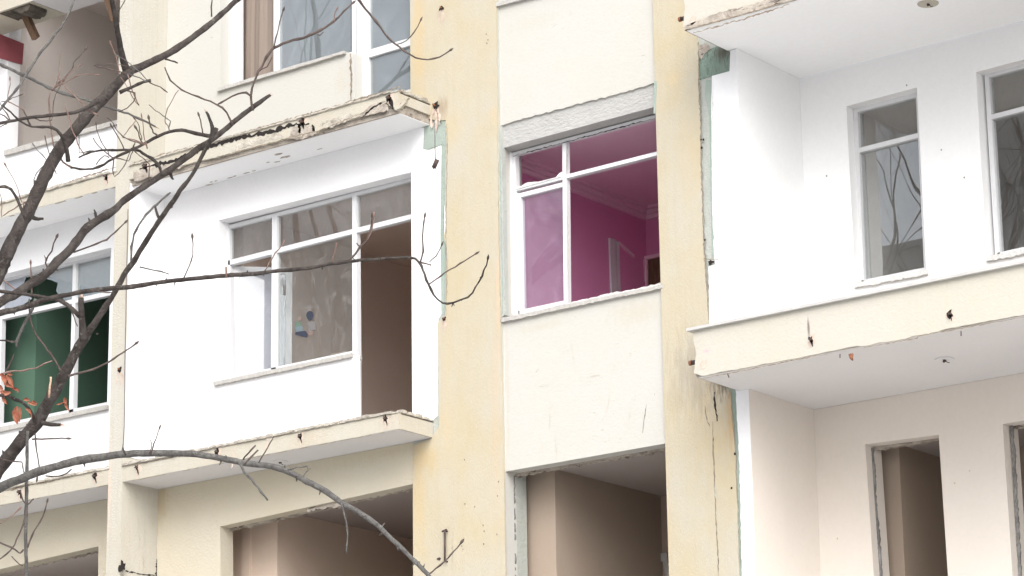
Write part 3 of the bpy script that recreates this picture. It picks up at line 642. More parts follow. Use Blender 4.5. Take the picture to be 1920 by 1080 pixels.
# flank of the lower fin: cracks, torn bracket line
bm = bmesh.new()
def flank(pts, wid, mi):
    pr = [atx(x, y, XF1+.003) for x, y in pts]; a = []
    rnd = random.Random(int(pts[0][0])); full = []
    for p, q in zip(pr, pr[1:]):
        for k in range(10): full.append(p.lerp(q, k/10)+Vector((0, rnd.uniform(-.008,.008), rnd.uniform(-.006,.006))))
    full.append(pr[-1])
    for p in full:
        wv = wid*rnd.uniform(.2, .7); a.append((bm.verts.new(p+Vector((0,-wv,wv*.3))), bm.verts.new(p+Vector((0,wv,-wv*.3)))))
    for u, v in zip(a, a[1:]):
        f = bm.faces.new((u[0], v[0], v[1], u[1])); f.material_index = mi
flank([(256,920),(257,960),(262,990),(261,1030)], .010, 1); flank([(272,985),(271,1020),(268,1030)], .008, 1); flank([(286,963),(286,985)], .007, 1)
flank([(268,1035),(270,1055),(272,1075)], .012, 1); flank([(235,1070),(262,1076),(290,1079)], .03, 0); flank([(296,1050),(294,1070),(292,1085)], .03, 0)
finish('crack', bm, ['void', 'crack_faint'], fin)
bm = bmesh.new(); prism(bm, jag(xz([(246,338),(265,341),(269,384),(266,388),(246,379)], -.05), .004, .02, 141), -.06, .002); finish('broken_concrete', bm, 'mortar', wall_ML)

bm = bmesh.new(); prism(bm, blob(229, 1064, .035, .05, YS-.004, 77, 14, .5), YS-.010, YS-.0045, mi=0); ribbon(bm, [(228,1066),(230,1090)], .05, YS-.0045, .006, 78, mi=1)
finish('torn_anchor', bm, ['void', 'grime_edge'], fin)
# ------------------------------------------------------------------ windows
def bar(bm, pts, Y, d=.055, mi=0): prism(bm, xz(pts, Y), Y, Y+d, mi=mi)
def window(bars, Y, parent=None, d=.055, label=None):
    bm = bmesh.new()
    for i, b in enumerate(bars): bar(bm, b, Y+(i % 4)*.0012, d)
    o = finish('window', bm, 'frame', parent or B)
    if label: o['label'] = label
    return o
def pane(win, pts, Y, mat='glass', name='pane', t=.004):
    return sheet(name, xz(pts, Y), Y, Y+t, mat, win)
def rough_edge(top, bot, Y, parent, seed=0, mat='knot', d=.03, name='putty'):
    return sheet(name, jag(xz(top, Y), .006, .02, seed) + xz(bot, Y), Y-.002, Y+d, mat, parent)
YW = .125
# middle left window and balcony door
wML = window([[(421,424),(430,421),(434,712),(425,714)], [(510,402),(519,400),(517,694),(508,696)], [(660,363),(668,361),(671,835),(661,838)],
              [(421,424),(773,333),(773,339),(421,431)], [(421,490),(773,401),(773,410),(421,499)], [(432,706),(660,658),(660,664),(432,713)],
              [(774,333),(784,330),(786,815),(776,818)]], YW, label='white window frame with narrow leaf open and door opening beside it')
sheet('sill', jag(xz([(399,716),(658,662)], -.03), .002, .03, 150) + jag(xz([(658,669),(400,723)], -.03), .004, .02, 151), -.03, YW-.002, 'sill', wML)
pane(wML, [(432,424),(508,404),(508,468),(432,487)], YW+.03); pane(wML, [(520,401),(659,365),(659,429),(520,465)], YW+.03); pane(wML, [(669,362),(773,336),(773,402),(669,427)], YW+.03, 'glass')
big = pane(wML, [(519,474),(661,438),(661,660),(518,690)], YW+.03, 'glass_smeared')
def stick(pts, mat, k): sheet('sticker', xz(pts, YW+.024-k*.0008), YW+.024-k*.0008, YW+.0245-k*.0008, mat, wML)
c0 = (581, 591)
stick([(c0[0]+7*math.sin(a)*(1.0), c0[1]-8*math.cos(a)+(2 if math.cos(a) < -.8 else 0)) for a in [i*math.pi/6 for i in range(12)]], 'sticker_dark', 1)
stick([(554,604),(559,602),(564,606),(567,613),(566,621),(555,622),(553,612)], 'sticker_green', 1); stick([(553,613),(567,611),(568,620),(556,622)], 'sticker_blue', 2)
stick([(554,623),(572,620),(578,627),(575,633),(562,630),(553,627)], 'sticker_dark', 1); stick([(576,622),(587,620),(586,628),(577,629)], 'sticker_orange', 1); stick([(558,596),(564,594),(565,600),(560,602)], 'sticker_orange', 3)
stick([(577,604),(590,602),(592,618),(580,621)], 'sticker_white', 0)
# open leaf, hinged on the left jamb and swung about 45 degrees into the room
hb = at(438, 503, YW+.055); ht = at(438, 497, YW+.055); lowz = at(440, 709, YW+.055).z; ang = math.radians(47); Wd = .55
def leafbox(bm, u0, u1, z0, z1, t0=0, t1=.035, mi=0):
    ca, sa = math.cos(ang), math.sin(ang)
    vs = []
    for u in (u0, u1):
        for t in (t0, t1):
            for z in (z0, z1): vs.append(bm.verts.new((hb.x+u*ca-t*sa*-1*0+(-sa)*t*-0, 0, 0)) if False else bm.verts.new((hb.x+u*ca-t*sa, hb.y+u*sa+t*ca, z)))
    for q in ((0,1,3,2),(4,6,7,5),(0,4,5,1),(2,3,7,6),(0,2,6,4),(1,5,7,3)):
        f = bm.faces.new([vs[i] for i in q]); f.material_index = mi
zt_, zb_ = ht.z-.01, lowz
bm = bmesh.new(); leafbox(bm, 0, .05, zb_, zt_); leafbox(bm, Wd-.06, Wd, zb_, zt_); leafbox(bm, .051, Wd-.061, zt_-.06, zt_); leafbox(bm, .051, Wd-.061, zb_, zb_+.06)
finish('casement_leaf', bm, 'frame', wML)
bm = bmesh.new(); leafbox(bm, .051, Wd-.061, zb_+.061, zt_-.061, .012, .016); finish('leaf_pane', bm, 'glass_leaf', wML)
bm = bmesh.new(); leafbox(bm, Wd-.085, Wd-.062, zt_-.26, zt_-.17, -.006, .011); finish('latch', bm, 'iron', wML)
# top left window and glazed door
wTL = window([[(429,-190),(440,-190),(440,162),(429,165)], [(441,-190),(449,-190),(449,158),(441,161)], [(513,-190),(521,-190),(521,136),(513,139)], [(659,-190),(666,-190),(667,205),(660,207)],
              [(668,-190),(690,-190),(691,200),(669,206)], [(690,94),(772,70),(772,84),(690,108)], [(773,-190),(784,-190),(784,165),(773,168)], [(521,132),(660,97),(660,102),(521,138)]], YW, label='white window beside glazed balcony door under the top edge')
pane(wTL, [(522,-190),(658,-190),(658,100),(522,135)], YW+.03, 'glass_upper')
pane(wTL, [(691,-190),(773,-190),(773,72),(691,95)], YW+.03, 'glass_upper'); pane(wTL, [(691,107),(773,83),(773,170),(691,205)], YW+.03, 'glass_upper')
sheet('sill', jag(xz([(406,165),(645,95)], -.03), .002, .04, 152) + jag(xz([(645,100),(407,171)], -.03), .002, .04, 153), -.03, YW-.002, 'sill', wTL)
crack([(657,100),(659,140),(658,190)], .028, .002, wall_TL, 'crack', 154, .006); crack([(652,102),(653,190)], .004, .002, wall_TL, 'crack_faint', 155, .001)
crack([(427,0),(426,60),(427,120),(426,160)], .012, .118, wTL, 'crack', 156, .003)
bm = bmesh.new(); x0, x1, zc0, zc1 = at(441,60,.3).x, at(530,60,.3).x, at(450,170,.3).z, 13.0     # curtain
fr = [bm.verts.new((x0+(x1-x0)*i/40, .3+.010*math.sin(i*.5)+.004*math.sin(i*1.7), zc0)) for i in range(41)]
up = [bm.verts.new((v.co.x, v.co.y, zc1)) for v in fr]
for i in range(40): bm.faces.new((fr[i], fr[i+1], up[i+1], up[i]))
cur = finish('curtain', bm, 'curtain', smooth=True); tag(cur, 'beige curtain hanging in the narrow open leaf of the topmost window', 'curtain')
# centre window
YWc = .16
wC = window([[(957,287),(966,285),(974,592),(962,595)], [(1054,262),(1061,260),(1064,568),(1057,570)], [(957,287),(1236,213),(1236,219),(957,293)],
             [(957,354),(1236,283),(1236,290),(957,361)], [(972,582),(1060,563),(1060,570),(972,591)], [(1237,213),(1246,211),(1250,540),(1241,542)],
             [(967,364),(976,362),(980,580),(974,588)], [(967,364),(1054,342),(1054,350),(967,372)]], YWc, label='white centre window with one hazy pane and one empty light')
pane(wC, [(976,371),(1056,350),(1058,564),(979,582)], YWc+.03, 'glass_haze')
rough_edge([(967,353),(990,342),(1010,341),(1040,334),(1053,322)], [(1053,331),(967,355)], YWc-.002, wC, 160, d=.02)
rough_edge([(1060,569),(1100,560),(1150,549),(1200,540),(1240,530)], [(1240,537),(1060,574)], YWc-.05, wC, 161)
crack([(958,292),(959,330)], .008, YWc-.002, wC, 'crack', 162, .002); crack([(1064,268),(1063,330)], .006, YWc+.0, wC, 'crack', 163, .002); crack([(1065,380),(1067,540)], .006, YWc, wC, 'crack_faint', 164, .002)
crack([(962,293),(1010,280),(1060,267),(1140,245),(1232,221)], .010, YWc-.001, wC, 'void', 165, .004)
sheet('sill', jag(xz([(938,597),(1060,571),(1150,552),(1243,533)], -.02), .003, .02, 166) + jag(xz([(1243,540),(1150,559),(1060,578),(940,604)], -.02), .004, .03, 167), -.02, YWc-.05, 'sill', wC)
bm = bmesh.new(); prism(bm, xz([(941,279),(956,285),(960,594),(946,596)], .13), .13, .16); finish('jamb', bm, 'white_wall', B)
sheet('sill', xz([(930,12),(1240,-68),(1240,-74),(930,5)], -.02), -.02, .2, 'sill', B)
# right loggia windows
YWr = YL+.10
wR1 = window([[(1600,211),(1608,209),(1620,531),(1611,533)], [(1600,204),(1722,172),(1722,181),(1600,212)], [(1604,279),(1722,249),(1722,258),(1604,288)],
              [(1717,180),(1726,178),(1742,507),(1733,509)], [(1614,526),(1740,500),(1740,506),(1614,533)]], YWr, d=.07, label='narrow white loggia window nearer the ochre column')
pane(wR1, [(1608,212),(1718,182),(1722,252),(1610,281)], YWr+.035, 'glass'); pane(wR1, [(1610,287),(1720,258),(1736,506),(1620,530)], YWr+.035, 'glass_clear')
wR2 = window([[(1846,145),(1854,143),(1875,478),(1866,480)], [(1846,139),(2110,70),(2110,78),(1846,147)], [(1850,217),(2110,150),(2110,159),(1850,226)],
              [(2105,70),(2115,70),(2130,430),(2120,430)], [(1870,474),(2120,418),(2120,424),(1870,480)]], YWr, d=.07, label='loggia window cut by the right edge of the view')
pane(wR2, [(1854,145),(2106,78),(2110,152),(1858,218)], YWr+.035, 'glass'); pane(wR2, [(1858,225),(2110,158),(2122,420),(1876,476)], YWr+.035, 'glass_clear')
for k, (a, b) in enumerate((((1601,531),(1738,505)), ((1849,481),(2120,426)))):
    w_ = (wR1, wR2)[k]
    sheet('sill', jag(xz([a, b], YL-.03), .002, .04, 170+k) + jag(xz([(b[0], b[1]+9), (a[0], a[1]+9)], YL-.03), .006, .02, 172+k), YL-.03, YWr-.002, 'sill_light', w_)
# far left window
wFL = window([[(-14,524),(5,519),(-1,806),(-20,809)], [(137,488),(143,486),(137,776),(129,779)], [(-14,524),(210,470),(210,478),(-14,532)], [(-14,594),(208,545),(208,553),(-14,603)],
              [(207,470),(216,468),(212,764),(203,766)], [(0,795),(205,753),(205,758),(0,801)]], YW, label='white frame of the far left window with broken upper light')
bm = bmesh.new(); prism(bm, jag(xz([(62,520),(100,505),(136,500)], YW+.03), .0, .5, 1) + xz([(136,562),(120,563)], YW+.03) + jag(xz([(120,563),(105,545),(108,530),(90,524),(62,520)], YW+.03), .01, .04, 180), YW+.03, YW+.034); finish('pane', bm, 'glass_upper', wFL)
bm = bmesh.new(); prism(bm, xz([(6,524),(50,513)], YW+.03) + jag(xz([(50,513),(44,540),(60,560),(38,575),(30,582)], YW+.03), .01, .04, 181) + xz([(6,590)], YW+.03), YW+.03, YW+.034); finish('pane', bm, 'glass_leaf', wFL)
pane(wFL, [(144,492),(207,477),(206,546),(143,560)], YW+.03, 'glass_upper')
sheet('sill', xz([(-26,806),(200,759)], -.03) + jag(xz([(200,767),(-26,815)], -.03), .002, .05, 182), -.03, YW-.002, 'sill', wFL)
# far left upper parapet sill and return
sheet('sill', jag(xz([(7,282),(221,224)], -.03), .003, .03, 183) + jag(xz([(221,232),(7,292)], -.03), .004, .03, 184), -.03, .26, 'sill', wall_FU)
# broken raw edges round the emptied openings
def raw_jamb(line, wd, Y, seed, parent=B):
    a = jag(xz(line, Y), .004, .02, seed); b = jag(xz([(x+wd*.62, y) for x, y in line], Y), .007, .022, seed+1)
    return sheet('broken_reveal', a+b[::-1], Y-.010, Y+.006, 'broken_edge', parent)
raw_jamb([(411,990),(411,1090)], 8, .10, 190, wall_LL); raw_jamb([(961,892),(961,960),(963,1090)], 7, .13, 191, colA)
raw_jamb([(1634,840),(1638,920),(1645,1000),(1651,1090)], 7, YL+.10, 193, wall_RL); raw_jamb([(1894,798),(1899,850),(1904,960),(1912,1090)], 8, YL+.10, 195, wall_RL)
def raw_head(line, h, Y, seed, parent, mat='concrete'):
    a = jag(xz(line, Y), .002, .03, seed); b = jag(xz([(x, y+h) for x, y in line], Y), .010, .025, seed+1)
    return sheet('broken_reveal', a+b[::-1], Y, Y+.06, mat, parent)
raw_head([(412,994),(575,957),(774,912)], 4, .13, 196, wall_LL); raw_head([(575,950),(600,944),(640,940)], 10, .03, 197, wall_LL)
raw_head([(955,888),(1010,877),(1100,861),(1249,836)], 7, .14, 198, wall_CM); raw_head([(1637,837),(1700,830),(1762,819)], 5, YL+.12, 200, wall_RL); raw_head([(1895,797),(1960,786)], 5, YL+.12, 202, wall_RL)
raw_head([(0,1068),(90,1047),(184,1028)], 6, .14, 204, wall_FL)

# ------------------------------------------------------------------ rooms behind the openings
def room(xl, xs, xr, yb, zf, zc, wm, cm, y0=.174, yr=.45, name='interior_wall', fl='room_floor_light'):
    bm = bmesh.new()
    box(bm, xl-.1, xl, y0+.002, yr, zf, zc); box(bm, xl-.1, xs, yr, yr+.1, zf, zc)                       # reveal and short return
    o1 = finish(name, bm, wm, B)
    bm = bmesh.new(); box(bm, xs-.1, xs, yr+.1, yb, zf, zc); finish(name, bm, wm, B)
    bm = bmesh.new(); box(bm, xs-.1, xr+.1, yb, yb+.1, zf, zc); finish(name, bm, wm, B)
    bm = bmesh.new(); box(bm, xr, xr+.1, y0+.002, yb, zf, zc); finish(name, bm, wm, B)
    bm = bmesh.new(); box(bm, xl-.1, xr+.1, y0+.002, yb+.1, zc, zc+.08); finish('ceiling', bm, cm, B)
    bm = bmesh.new(); box(bm, xl-.1, xr+.1, y0+.002, yb+.1, zf-.08, zf); finish('floor', bm, fl, B)
    return o1
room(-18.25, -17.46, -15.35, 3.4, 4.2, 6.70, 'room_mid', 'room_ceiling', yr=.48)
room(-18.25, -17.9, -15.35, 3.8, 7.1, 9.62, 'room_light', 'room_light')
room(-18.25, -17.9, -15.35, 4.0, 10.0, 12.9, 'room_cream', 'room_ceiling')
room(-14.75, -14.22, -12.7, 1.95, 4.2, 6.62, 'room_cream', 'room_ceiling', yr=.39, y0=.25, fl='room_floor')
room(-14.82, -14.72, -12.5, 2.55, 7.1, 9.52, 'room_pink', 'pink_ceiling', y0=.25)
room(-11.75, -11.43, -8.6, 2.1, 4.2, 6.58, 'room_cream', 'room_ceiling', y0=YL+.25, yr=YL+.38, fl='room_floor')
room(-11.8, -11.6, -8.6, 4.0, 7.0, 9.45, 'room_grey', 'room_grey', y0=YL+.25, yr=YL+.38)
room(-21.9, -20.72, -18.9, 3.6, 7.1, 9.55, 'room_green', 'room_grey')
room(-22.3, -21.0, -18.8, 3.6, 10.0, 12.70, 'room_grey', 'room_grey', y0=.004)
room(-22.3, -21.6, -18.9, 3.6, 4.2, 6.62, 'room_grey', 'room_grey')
bm = bmesh.new(); box(bm, at(455,1000,.47).x, at(471,1000,.47).x, .455, .479, 4.2, 6.69); finish('pipe_chase', bm, 'room_mid', B)
# cornice of the pink room
for k, (e, h) in enumerate(((.10, .03), (.06, .07), (.03, .11))):
    bm = bmesh.new(); xs, yb, zc = -14.72, 2.55, 9.52
    box(bm, xs, xs+e, .46, yb, zc-h, zc-h+.039-(.009 if k == 0 else 0)); box(bm, xs+e, -12.5, yb-e, yb-.001, zc-h, zc-h+.039-(.009 if k == 0 else 0)); finish('cornice', bm, 'pink_ceiling', B)
# door in the side wall of the pink room
def side_trim(x, pts, mat, name='door_frame', t=.02):
    pr = [atx(px, py, x+t) for px, py in pts]; bm = bmesh.new()
    a = [bm.verts.new(p) for p in pr]; b = [bm.verts.new((x, p.y, p.z)) for p in pr]
    bm.faces.new(a); bm.faces.new(b); n = len(a)
    for i in range(n): bm.faces.new((a[i], a[(i+1)%n], b[(i+1)%n], b[i]))
    return finish(name, bm, mat, B)
side_trim(-14.72, [(1144,446),(1154,449),(1158,570),(1148,570)], 'frame'); side_trim(-14.72, [(1155,451),(1161,454),(1165,570),(1159,570)], 'frame', t=.008)
side_trim(-14.72, [(1161,452),(1190,478),(1190,484),(1161,458)], 'pink_ceiling', t=.012)
bm = bmesh.new(); prism(bm, xz([(1203,485),(1207,486),(1208,570),(1204,570)], 2.5), 2.5, 2.548); prism(bm, xz([(1209,486),(1213,487),(1214,570),(1210,570)], 2.52), 2.52, 2.546); prism(bm, xz([(1200,482),(1255,470),(1255,476),(1200,489)], 2.51), 2.515, 2.547); finish('door_frame', bm, 'pink_ceiling', B)
bm = bmesh.new(); prism(bm, xz([(1214,488),(1260,478),(1262,580),(1215,580)], 2.54), 2.538, 2.549); finish('door', bm, 'wood', B)  # dark brown sheet painted for the shade in an open doorway
# door trim low in the centre room
bm = bmesh.new(); prism(bm, xz([(1218,1042),(1250,1036),(1262,1120),(1254,1120),(1243,1052),(1227,1055),(1230,1120),(1221,1120)], 1.93), 1.925, 1.948); finish('door_frame', bm, 'sill', B)

# ------------------------------------------------------------------ loose things on the building
T = tag(empty('hanging_weight', at(816,224,-.12)), 'small dark metal cylinder hanging on a thin cord below the torn balcony corner', 'weight')
bm = bmesh.new(); p0, p1 = at(815,226,-.12), at(816,300,-.12); tube(bm, [p0, p1], [.0045,.0045], 6); finish('cord', bm, 'cable', T)
bm = bmesh.new(); a, b = at(820,299,-.12), at(813,315,-.12); tube(bm, [a, b], [.020,.020], 12); tube(bm, [b, b+Vector((-.006,0,-.012))], [.006,.003], 6); finish('weight_body', bm, 'iron', T)
rp = [atx(x, y, -20.772) for x, y in [(-14,58),(45,82),(42,121),(-18,104)]]
bm = bmesh.new(); a = [bm.verts.new(p) for p in rp]; b = [bm.verts.new(p-Vector((.01,0,0))) for p in rp]; bm.faces.new(a); bm.faces.new(b)
for i in range(4): bm.faces.new((a[i], a[(i+1)%4], b[(i+1)%4], b[i]))
tag(finish('wall_board', bm, 'red'), 'red board fixed to the left edge of the upper far left opening', 'board')
def beam(p, q, wd, label):
    p, q = Vector(p), Vector(q); d = (q-p).normalized(); u = d.cross(Vector((0,1,0))).normalized()*wd; v = d.cross(u).normalized()*wd*.8
    bm = bmesh.new(); A = [bm.verts.new(p+s_*u+t_*v) for s_, t_ in ((-1,-1),(1,-1),(1,1),(-1,1))]; C = [bm.verts.new(q+s_*u*.95+t_*v+random.uniform(-.01,.01)*d) for s_, t_ in ((-1,-1),(1,-1),(1,1),(-1,1))]
    bm.faces.new(A); bm.faces.new(C)
    for i in range(4): bm.faces.new((A[i], A[(i+1)%4], C[(i+1)%4], C[i]))
    tag(finish('wooden_beam', bm, 'wood'), label, 'beam', 'wooden beam ends hanging from the top left slab')
beam(at(42,16,-.25), at(68,73,-.12), .036, 'short brown beam end hanging from broken concrete above the red board')
beam(at(196,-20,-.3), at(215,40,-.2), .028, 'dark beam end hanging at the top beside the fin wall behind a branch')

# ------------------------------------------------------------------ the bare tree in front
def smooth_path(pts):
    """Catmull-Rom through (x,y,w,d) points"""
    out = []; n = len(pts)
    for i in range(n-1):
        p0, p1, p2, p3 = pts[max(i-1,0)], pts[i], pts[i+1], pts[min(i+2,n-1)]
        L = math.hypot(p2[0]-p1[0], p2[1]-p1[1]); k = max(2, int(L/9))
        for j in range(k):
            t = j/k; t2, t3 = t*t, t*t*t
            out.append(tuple(.5*((2*p1[a])+(-p0[a]+p2[a])*t+(2*p0[a]-5*p1[a]+4*p2[a]-p3[a])*t2+(-p0[a]+3*p1[a]-3*p2[a]+p3[a])*t3) for a in range(4)))
    out.append(tuple(pts[-1])); return out
TREE = tag(empty('bare_tree', (0,0,0)), 'leafless dark branched tree standing in front of the left bays', 'tree')
def branch(name, pts, d0, d1, mat, parent, bud=False, broken=False, sides=8, wmul=1.0):
    """pts (x,y,w) in photo pixels; depth runs d0 -> d1 metres from the camera"""
    n = len(pts); q = []
    for i, p in enumerate(pts): q.append((p[0], p[1], p[2]*wmul, d0+(d1-d0)*i/max(1, n-1)))
    s_ = smooth_path(q); P, R = [], []; rnd = random.Random(int(pts[0][0]*7+pts[0][1]))
    nxt = rnd.randint(2, 4)
    for i, (x, y, w_, d) in enumerate(s_):
        small = w_ < 6
        jx, jy = (rnd.uniform(-.9,.9), rnd.uniform(-.9,.9)) if small else (rnd.uniform(-.4,.4), rnd.uniform(-.4,.4))
        r = max(w_, 1.5)*d/FPX/2
        if i == nxt:
            r *= rnd.uniform(1.12, 1.45) if small else rnd.uniform(1.02, 1.12); nxt += rnd.randint(2, 5)
        P.append(atd(x+jx, y+jy, d)); R.append(r)
    if bud:
        dr = (P[-1]-P[-2]).normalized(); r = R[-1]
        e0 = P[-1].copy()
        for l_, k in ((.003, 1.3), (.008, 2.0), (.014, 1.7), (.021, .4)): P.append(e0+dr*l_); R.append(min(max(r, .0014), .0026)*k)
    bm = bmesh.new(); tube(bm, P, R, sides, 0, knob=.16 if not broken else .22, seed=rnd.random()*9)
    if broken: # pale torn wood at the end
        e = P[-1]; dr = (P[-1]-P[-2]).normalized()
        for k in range(5):
            o_ = Vector((rnd.uniform(-1,1), rnd.uniform(-1,1), rnd.uniform(-1,1)))*R[-1]*.55
            tube(bm, [e+o_-dr*.004, e+o_+dr*rnd.uniform(.008,.022)], [R[-1]*.35, R[-1]*.06], 5, 1)
    # spurs on the thicker limbs
    if sides > 6:
        for k in range(int(len(P)/6)):
            i = rnd.randint(2, len(P)-3); side = Vector((rnd.uniform(-1,1), rnd.uniform(-.4,.4), rnd.uniform(-1,1))).normalized()
            tube(bm, [P[i], P[i]+side*R[i]*1.15, P[i]+side*(R[i]*1.15+rnd.uniform(.004,.012))], [R[i]*.35+.001, R[i]*.22+.001, .0012], 6, 0)
    return finish(name, bm, [mat, 'cutwood'], parent)

tr = [atd(-300,1420,10.2)]; base = Vector((tr[0].x-.15, tr[0].y+.1, 0))
tag_loc = base.copy(); TREE.location = tag_loc
fork = atd(-255,1270,10.1)
bm = bmesh.new(); tube(bm, [base-Vector((0,0,.1)), base+Vector((0,0,.25)), base+Vector((.02,0,1.2)), tr[0]*.6+base*.4+Vector((0,0,.2)), tr[0], fork], [.26,.20,.165,.15,.14,.13], 16, knob=.15)
finish('trunk', bm, 'bark', TREE)
bA = branch('limb', [(-255,1270,58),(-180,960,50),(-60,640,44),(0,505,42),(30,440,38),(65,372,37),(100,300,35),(150,232,33),(190,188,30),(238,138,27),(262,126,21),(330,92,19),(400,40,16),(450,-5,15),(520,-60,12)], 10.1, 10.7, 'bark', TREE, sides=14, wmul=.67)
bB = branch('limb', [(-255,1270,56),(-140,1060,46),(-60,960,38),(0,878,31),(33,835,30),(72,787,29),(93,750,26),(107,727,25),(120,702,25),(143,660,24),(160,630,22),(175,610,16),(200,572,14),(217,545,13),(237,508,13),(252,488,13),(273,453,12),(302,410,12),(325,377,11),(337,358,11),(353,338,9),(365,320,9),(380,290,9),(395,262,10),(398,240,10),(393,222,7),(387,209,5)], 10.1, 9.7, 'bark', TREE, broken=True, sides=12, wmul=.80)
bC = branch('limb', [(-255,1270,50),(-190,900,40),(-90,640,26),(0,568,20),(25,554,20),(43,542,20),(67,527,19),(93,508,19),(107,490,20),(125,475,20),(142,455,19),(158,433,19),(180,415,18),(210,397,15),(233,375,15),(255,360,14),(280,343,14),(305,327,14),(347,297,13),(372,278,12),(397,262,12),(420,245,11),(455,215,10),(490,190,9),(506,179,7)], 10.1, 10.9, 'bark', TREE, broken=True, sides=12, wmul=.88)
bF = branch('limb', [(-230,1180,30),(-150,800,18),(-60,625,13),(0,587,12),(25,582,11),(58,572,10),(83,562,10),(117,555,9),(150,548,9),(192,542,9),(240,538,9),(317,527,8),(367,522,8),(423,517,8),(480,513,8),(517,508,7),(583,502,7),(617,495,6),(667,489,6),(717,485,5),(767,482,5),(785,491,4.5),(793,507,4),(803,533,4),(813,553,3.5),(830,568,3.5),(850,567,3.5),(877,557,3.3),(892,539,3),(904,517,3),(914,489,2.5)], 10.0, 9.2, 'bark', TREE, bud=True, sides=10)
bG = branch('limb', [(-255,1270,40),(-170,1020,26),(-60,944,20),(0,914,18),(22,904,17),(44,896,16),(73,884,16),(111,873,15),(156,862,15),(200,856,14),(233,851,14),(278,850,13),(320,850,13),(367,852,12),(417,860,12),(465,869,12),(498,873,11),(524,878,12),(550,889,11),(576,903,11),(602,916,11),(621,928,11),(641,943,10),(673,961,10),(706,983,10),(728,1005,9),(750,1025,9),(772,1047,8),(800,1075,8),(840,1120,7)], 10.1, 8.6, 'bark_grey', TREE, sides=12)
bX = branch('limb', [(-120,840,14),(-60,760,8),(0,741,6),(20,745,6),(45,757,6),(57,772,7),(66,790,8)], 9.6, 10.0, 'bark', TREE, sides=8)
# main side branches
dA, dB, dC, dF, dG = 10.45, 9.95, 10.6, 9.7, 9.3
def tw(par, d, pts, mat='twig', bud=False, dd=.0, name='twig', broken=False):
    if len(pts[0]) == 2: pts = [(x, y, 2.4) for x, y in pts]
    return branch(name, pts, d, d+dd, mat, par, bud, broken, sides=6 if pts[0][2] > 3 else 5)
tw(bA, 10.5, [(240,142,17),(228,100,12),(219,50,10),(210,0,9),(200,-40,7)], 'bark', dd=-.2)
tw(bA, 10.3, [(222,22,2),(232,5,2),(238,-12,2)])
tw(bA, 10.2, [(128,302,10),(124,275,8),(114,252,6),(97,238,5),(60,238,4),(35,225,3.5),(20,210,3),(5,198,3)], 'bark', dd=-.2)
tw(bA, 10.0, [(-40,250,5),(0,205,4.5),(30,168,4.5),(50,140,4.5),(75,100,4.5),(93,78,4.5),(113,52,4),(130,22,4),(138,0,3.5),(146,-24,3)], 'bark_grey', dd=.3)
tw(bA, 10.3, [(185,190,9),(150,208,7.5),(120,214,7),(60,220,6.5),(20,227,6),(0,231,6),(-30,240,5)], 'bark', dd=-.2)
tw(bA, 10.6, [(-30,110,5),(0,120,5.5),(60,148,6),(100,168,5.5),(140,181,5),(180,193,4.5),(205,202,4.5),(240,213,4.5),(262,223,4),(291,237,3.5)], 'bark_grey', dd=.2, broken=True)
tw(bA, 10.4, [(224,173,8),(250,162,5.5),(276,152,5.5),(283,151,6)], 'bark'); tw(bA, 10.4, [(280,155,2.2),(300,163,2.2),(315,173,2)])
tw(bA, 10.4, [(238,170,2.5),(252,175,2.5),(250,190,2.2),(238,203,2),(222,210,2)]); tw(bA, 10.6, [(310,110,5),(320,114,3),(333,118,2.5)])
tw(bA, 10.5, [(397,32,3),(396,12,2.5),(398,-6,2)]); tw(bA, 10.3, [(107,144),(125,165),(150,190),(174,212)], 'twig_red', True)
tw(bA, 10.6, [(206,77),(213,95),(220,115),(223,142)], 'twig_red'); tw(bA, 10.2, [(44,208,3),(50,220,3),(56,235,4)]); tw(bA, 10.2, [(-5,241,2.5),(14,232,2)])
tw(bA, 10.2, [(122,198),(128,215),(133,240),(143,260),(148,276),(158,290)], 'twig_red')
tw(bA, 10.0, [(-30,352,5),(0,351,5),(15,351,5.5),(26,362,5.5),(37,385,6),(49,411,8)], 'bark'); tw(bA, 10.2, [(62,408,9),(72,411,6),(81,410,4)], 'bark')
for pts in ([(51,402,2.5),(52,390,2),(53,381,2)], [(61,392,2.5),(59,382,2),(58,377,2)], [(45,390,2),(44,380,2)], [(148,228,3),(148,216,2.5),(149,213,2)], [(84,255,2.5),(88,275,2),(96,300,2),(105,326,2)]): tw(bA, 10.2, pts)
tw(bA, 10.4, [(93,170,2.2),(92,200,3),(94,235,3),(97,260,3.2),(105,285,3.5),(118,303,4),(133,314,4)], 'twig_red')
# from C
tw(bC, 10.7, [(395,255,9),(380,253,7.5),(355,247,7),(340,244,7),(318,247,6.5),(297,255,6.5),(268,271,6),(247,280,5.5),(213,297,5),(186,312,4.5),(160,318,4),(133,314,4)], 'bark', dd=-.2)
tw(bC, 10.6, [(305,330,8),(302,320,6),(296,307,6),(285,298,5.5),(268,287,5),(252,281,5),(210,281,4.5),(180,283,4),(164,287,3.5),(147,295,3)], 'bark')
for pts in ([(234,281,2.4),(224,262,2.2),(211,240,2)], [(267,271,3),(262,256,2.6),(257,243,2.4)], [(297,256,4),(288,248,3),(283,238,2.6),(280,226,2.4)], [(380,251,3),(377,235,2.4),(375,219,2.2)]): tw(bC, 10.6, pts, bud=True)
tw(bC, 10.6, [(180,308,2),(195,292,2),(205,296,2)] ); tw(bC, 10.6, [(175,258,2),(185,275,2),(200,287,2),(213,297,2)])
tw(bC, 10.8, [(308,126,2.6),(320,150,2.6),(340,168,2.8),(372,182,3.2),(405,195,3.4),(425,212,3.6),(436,234,4.5)], bud=False)
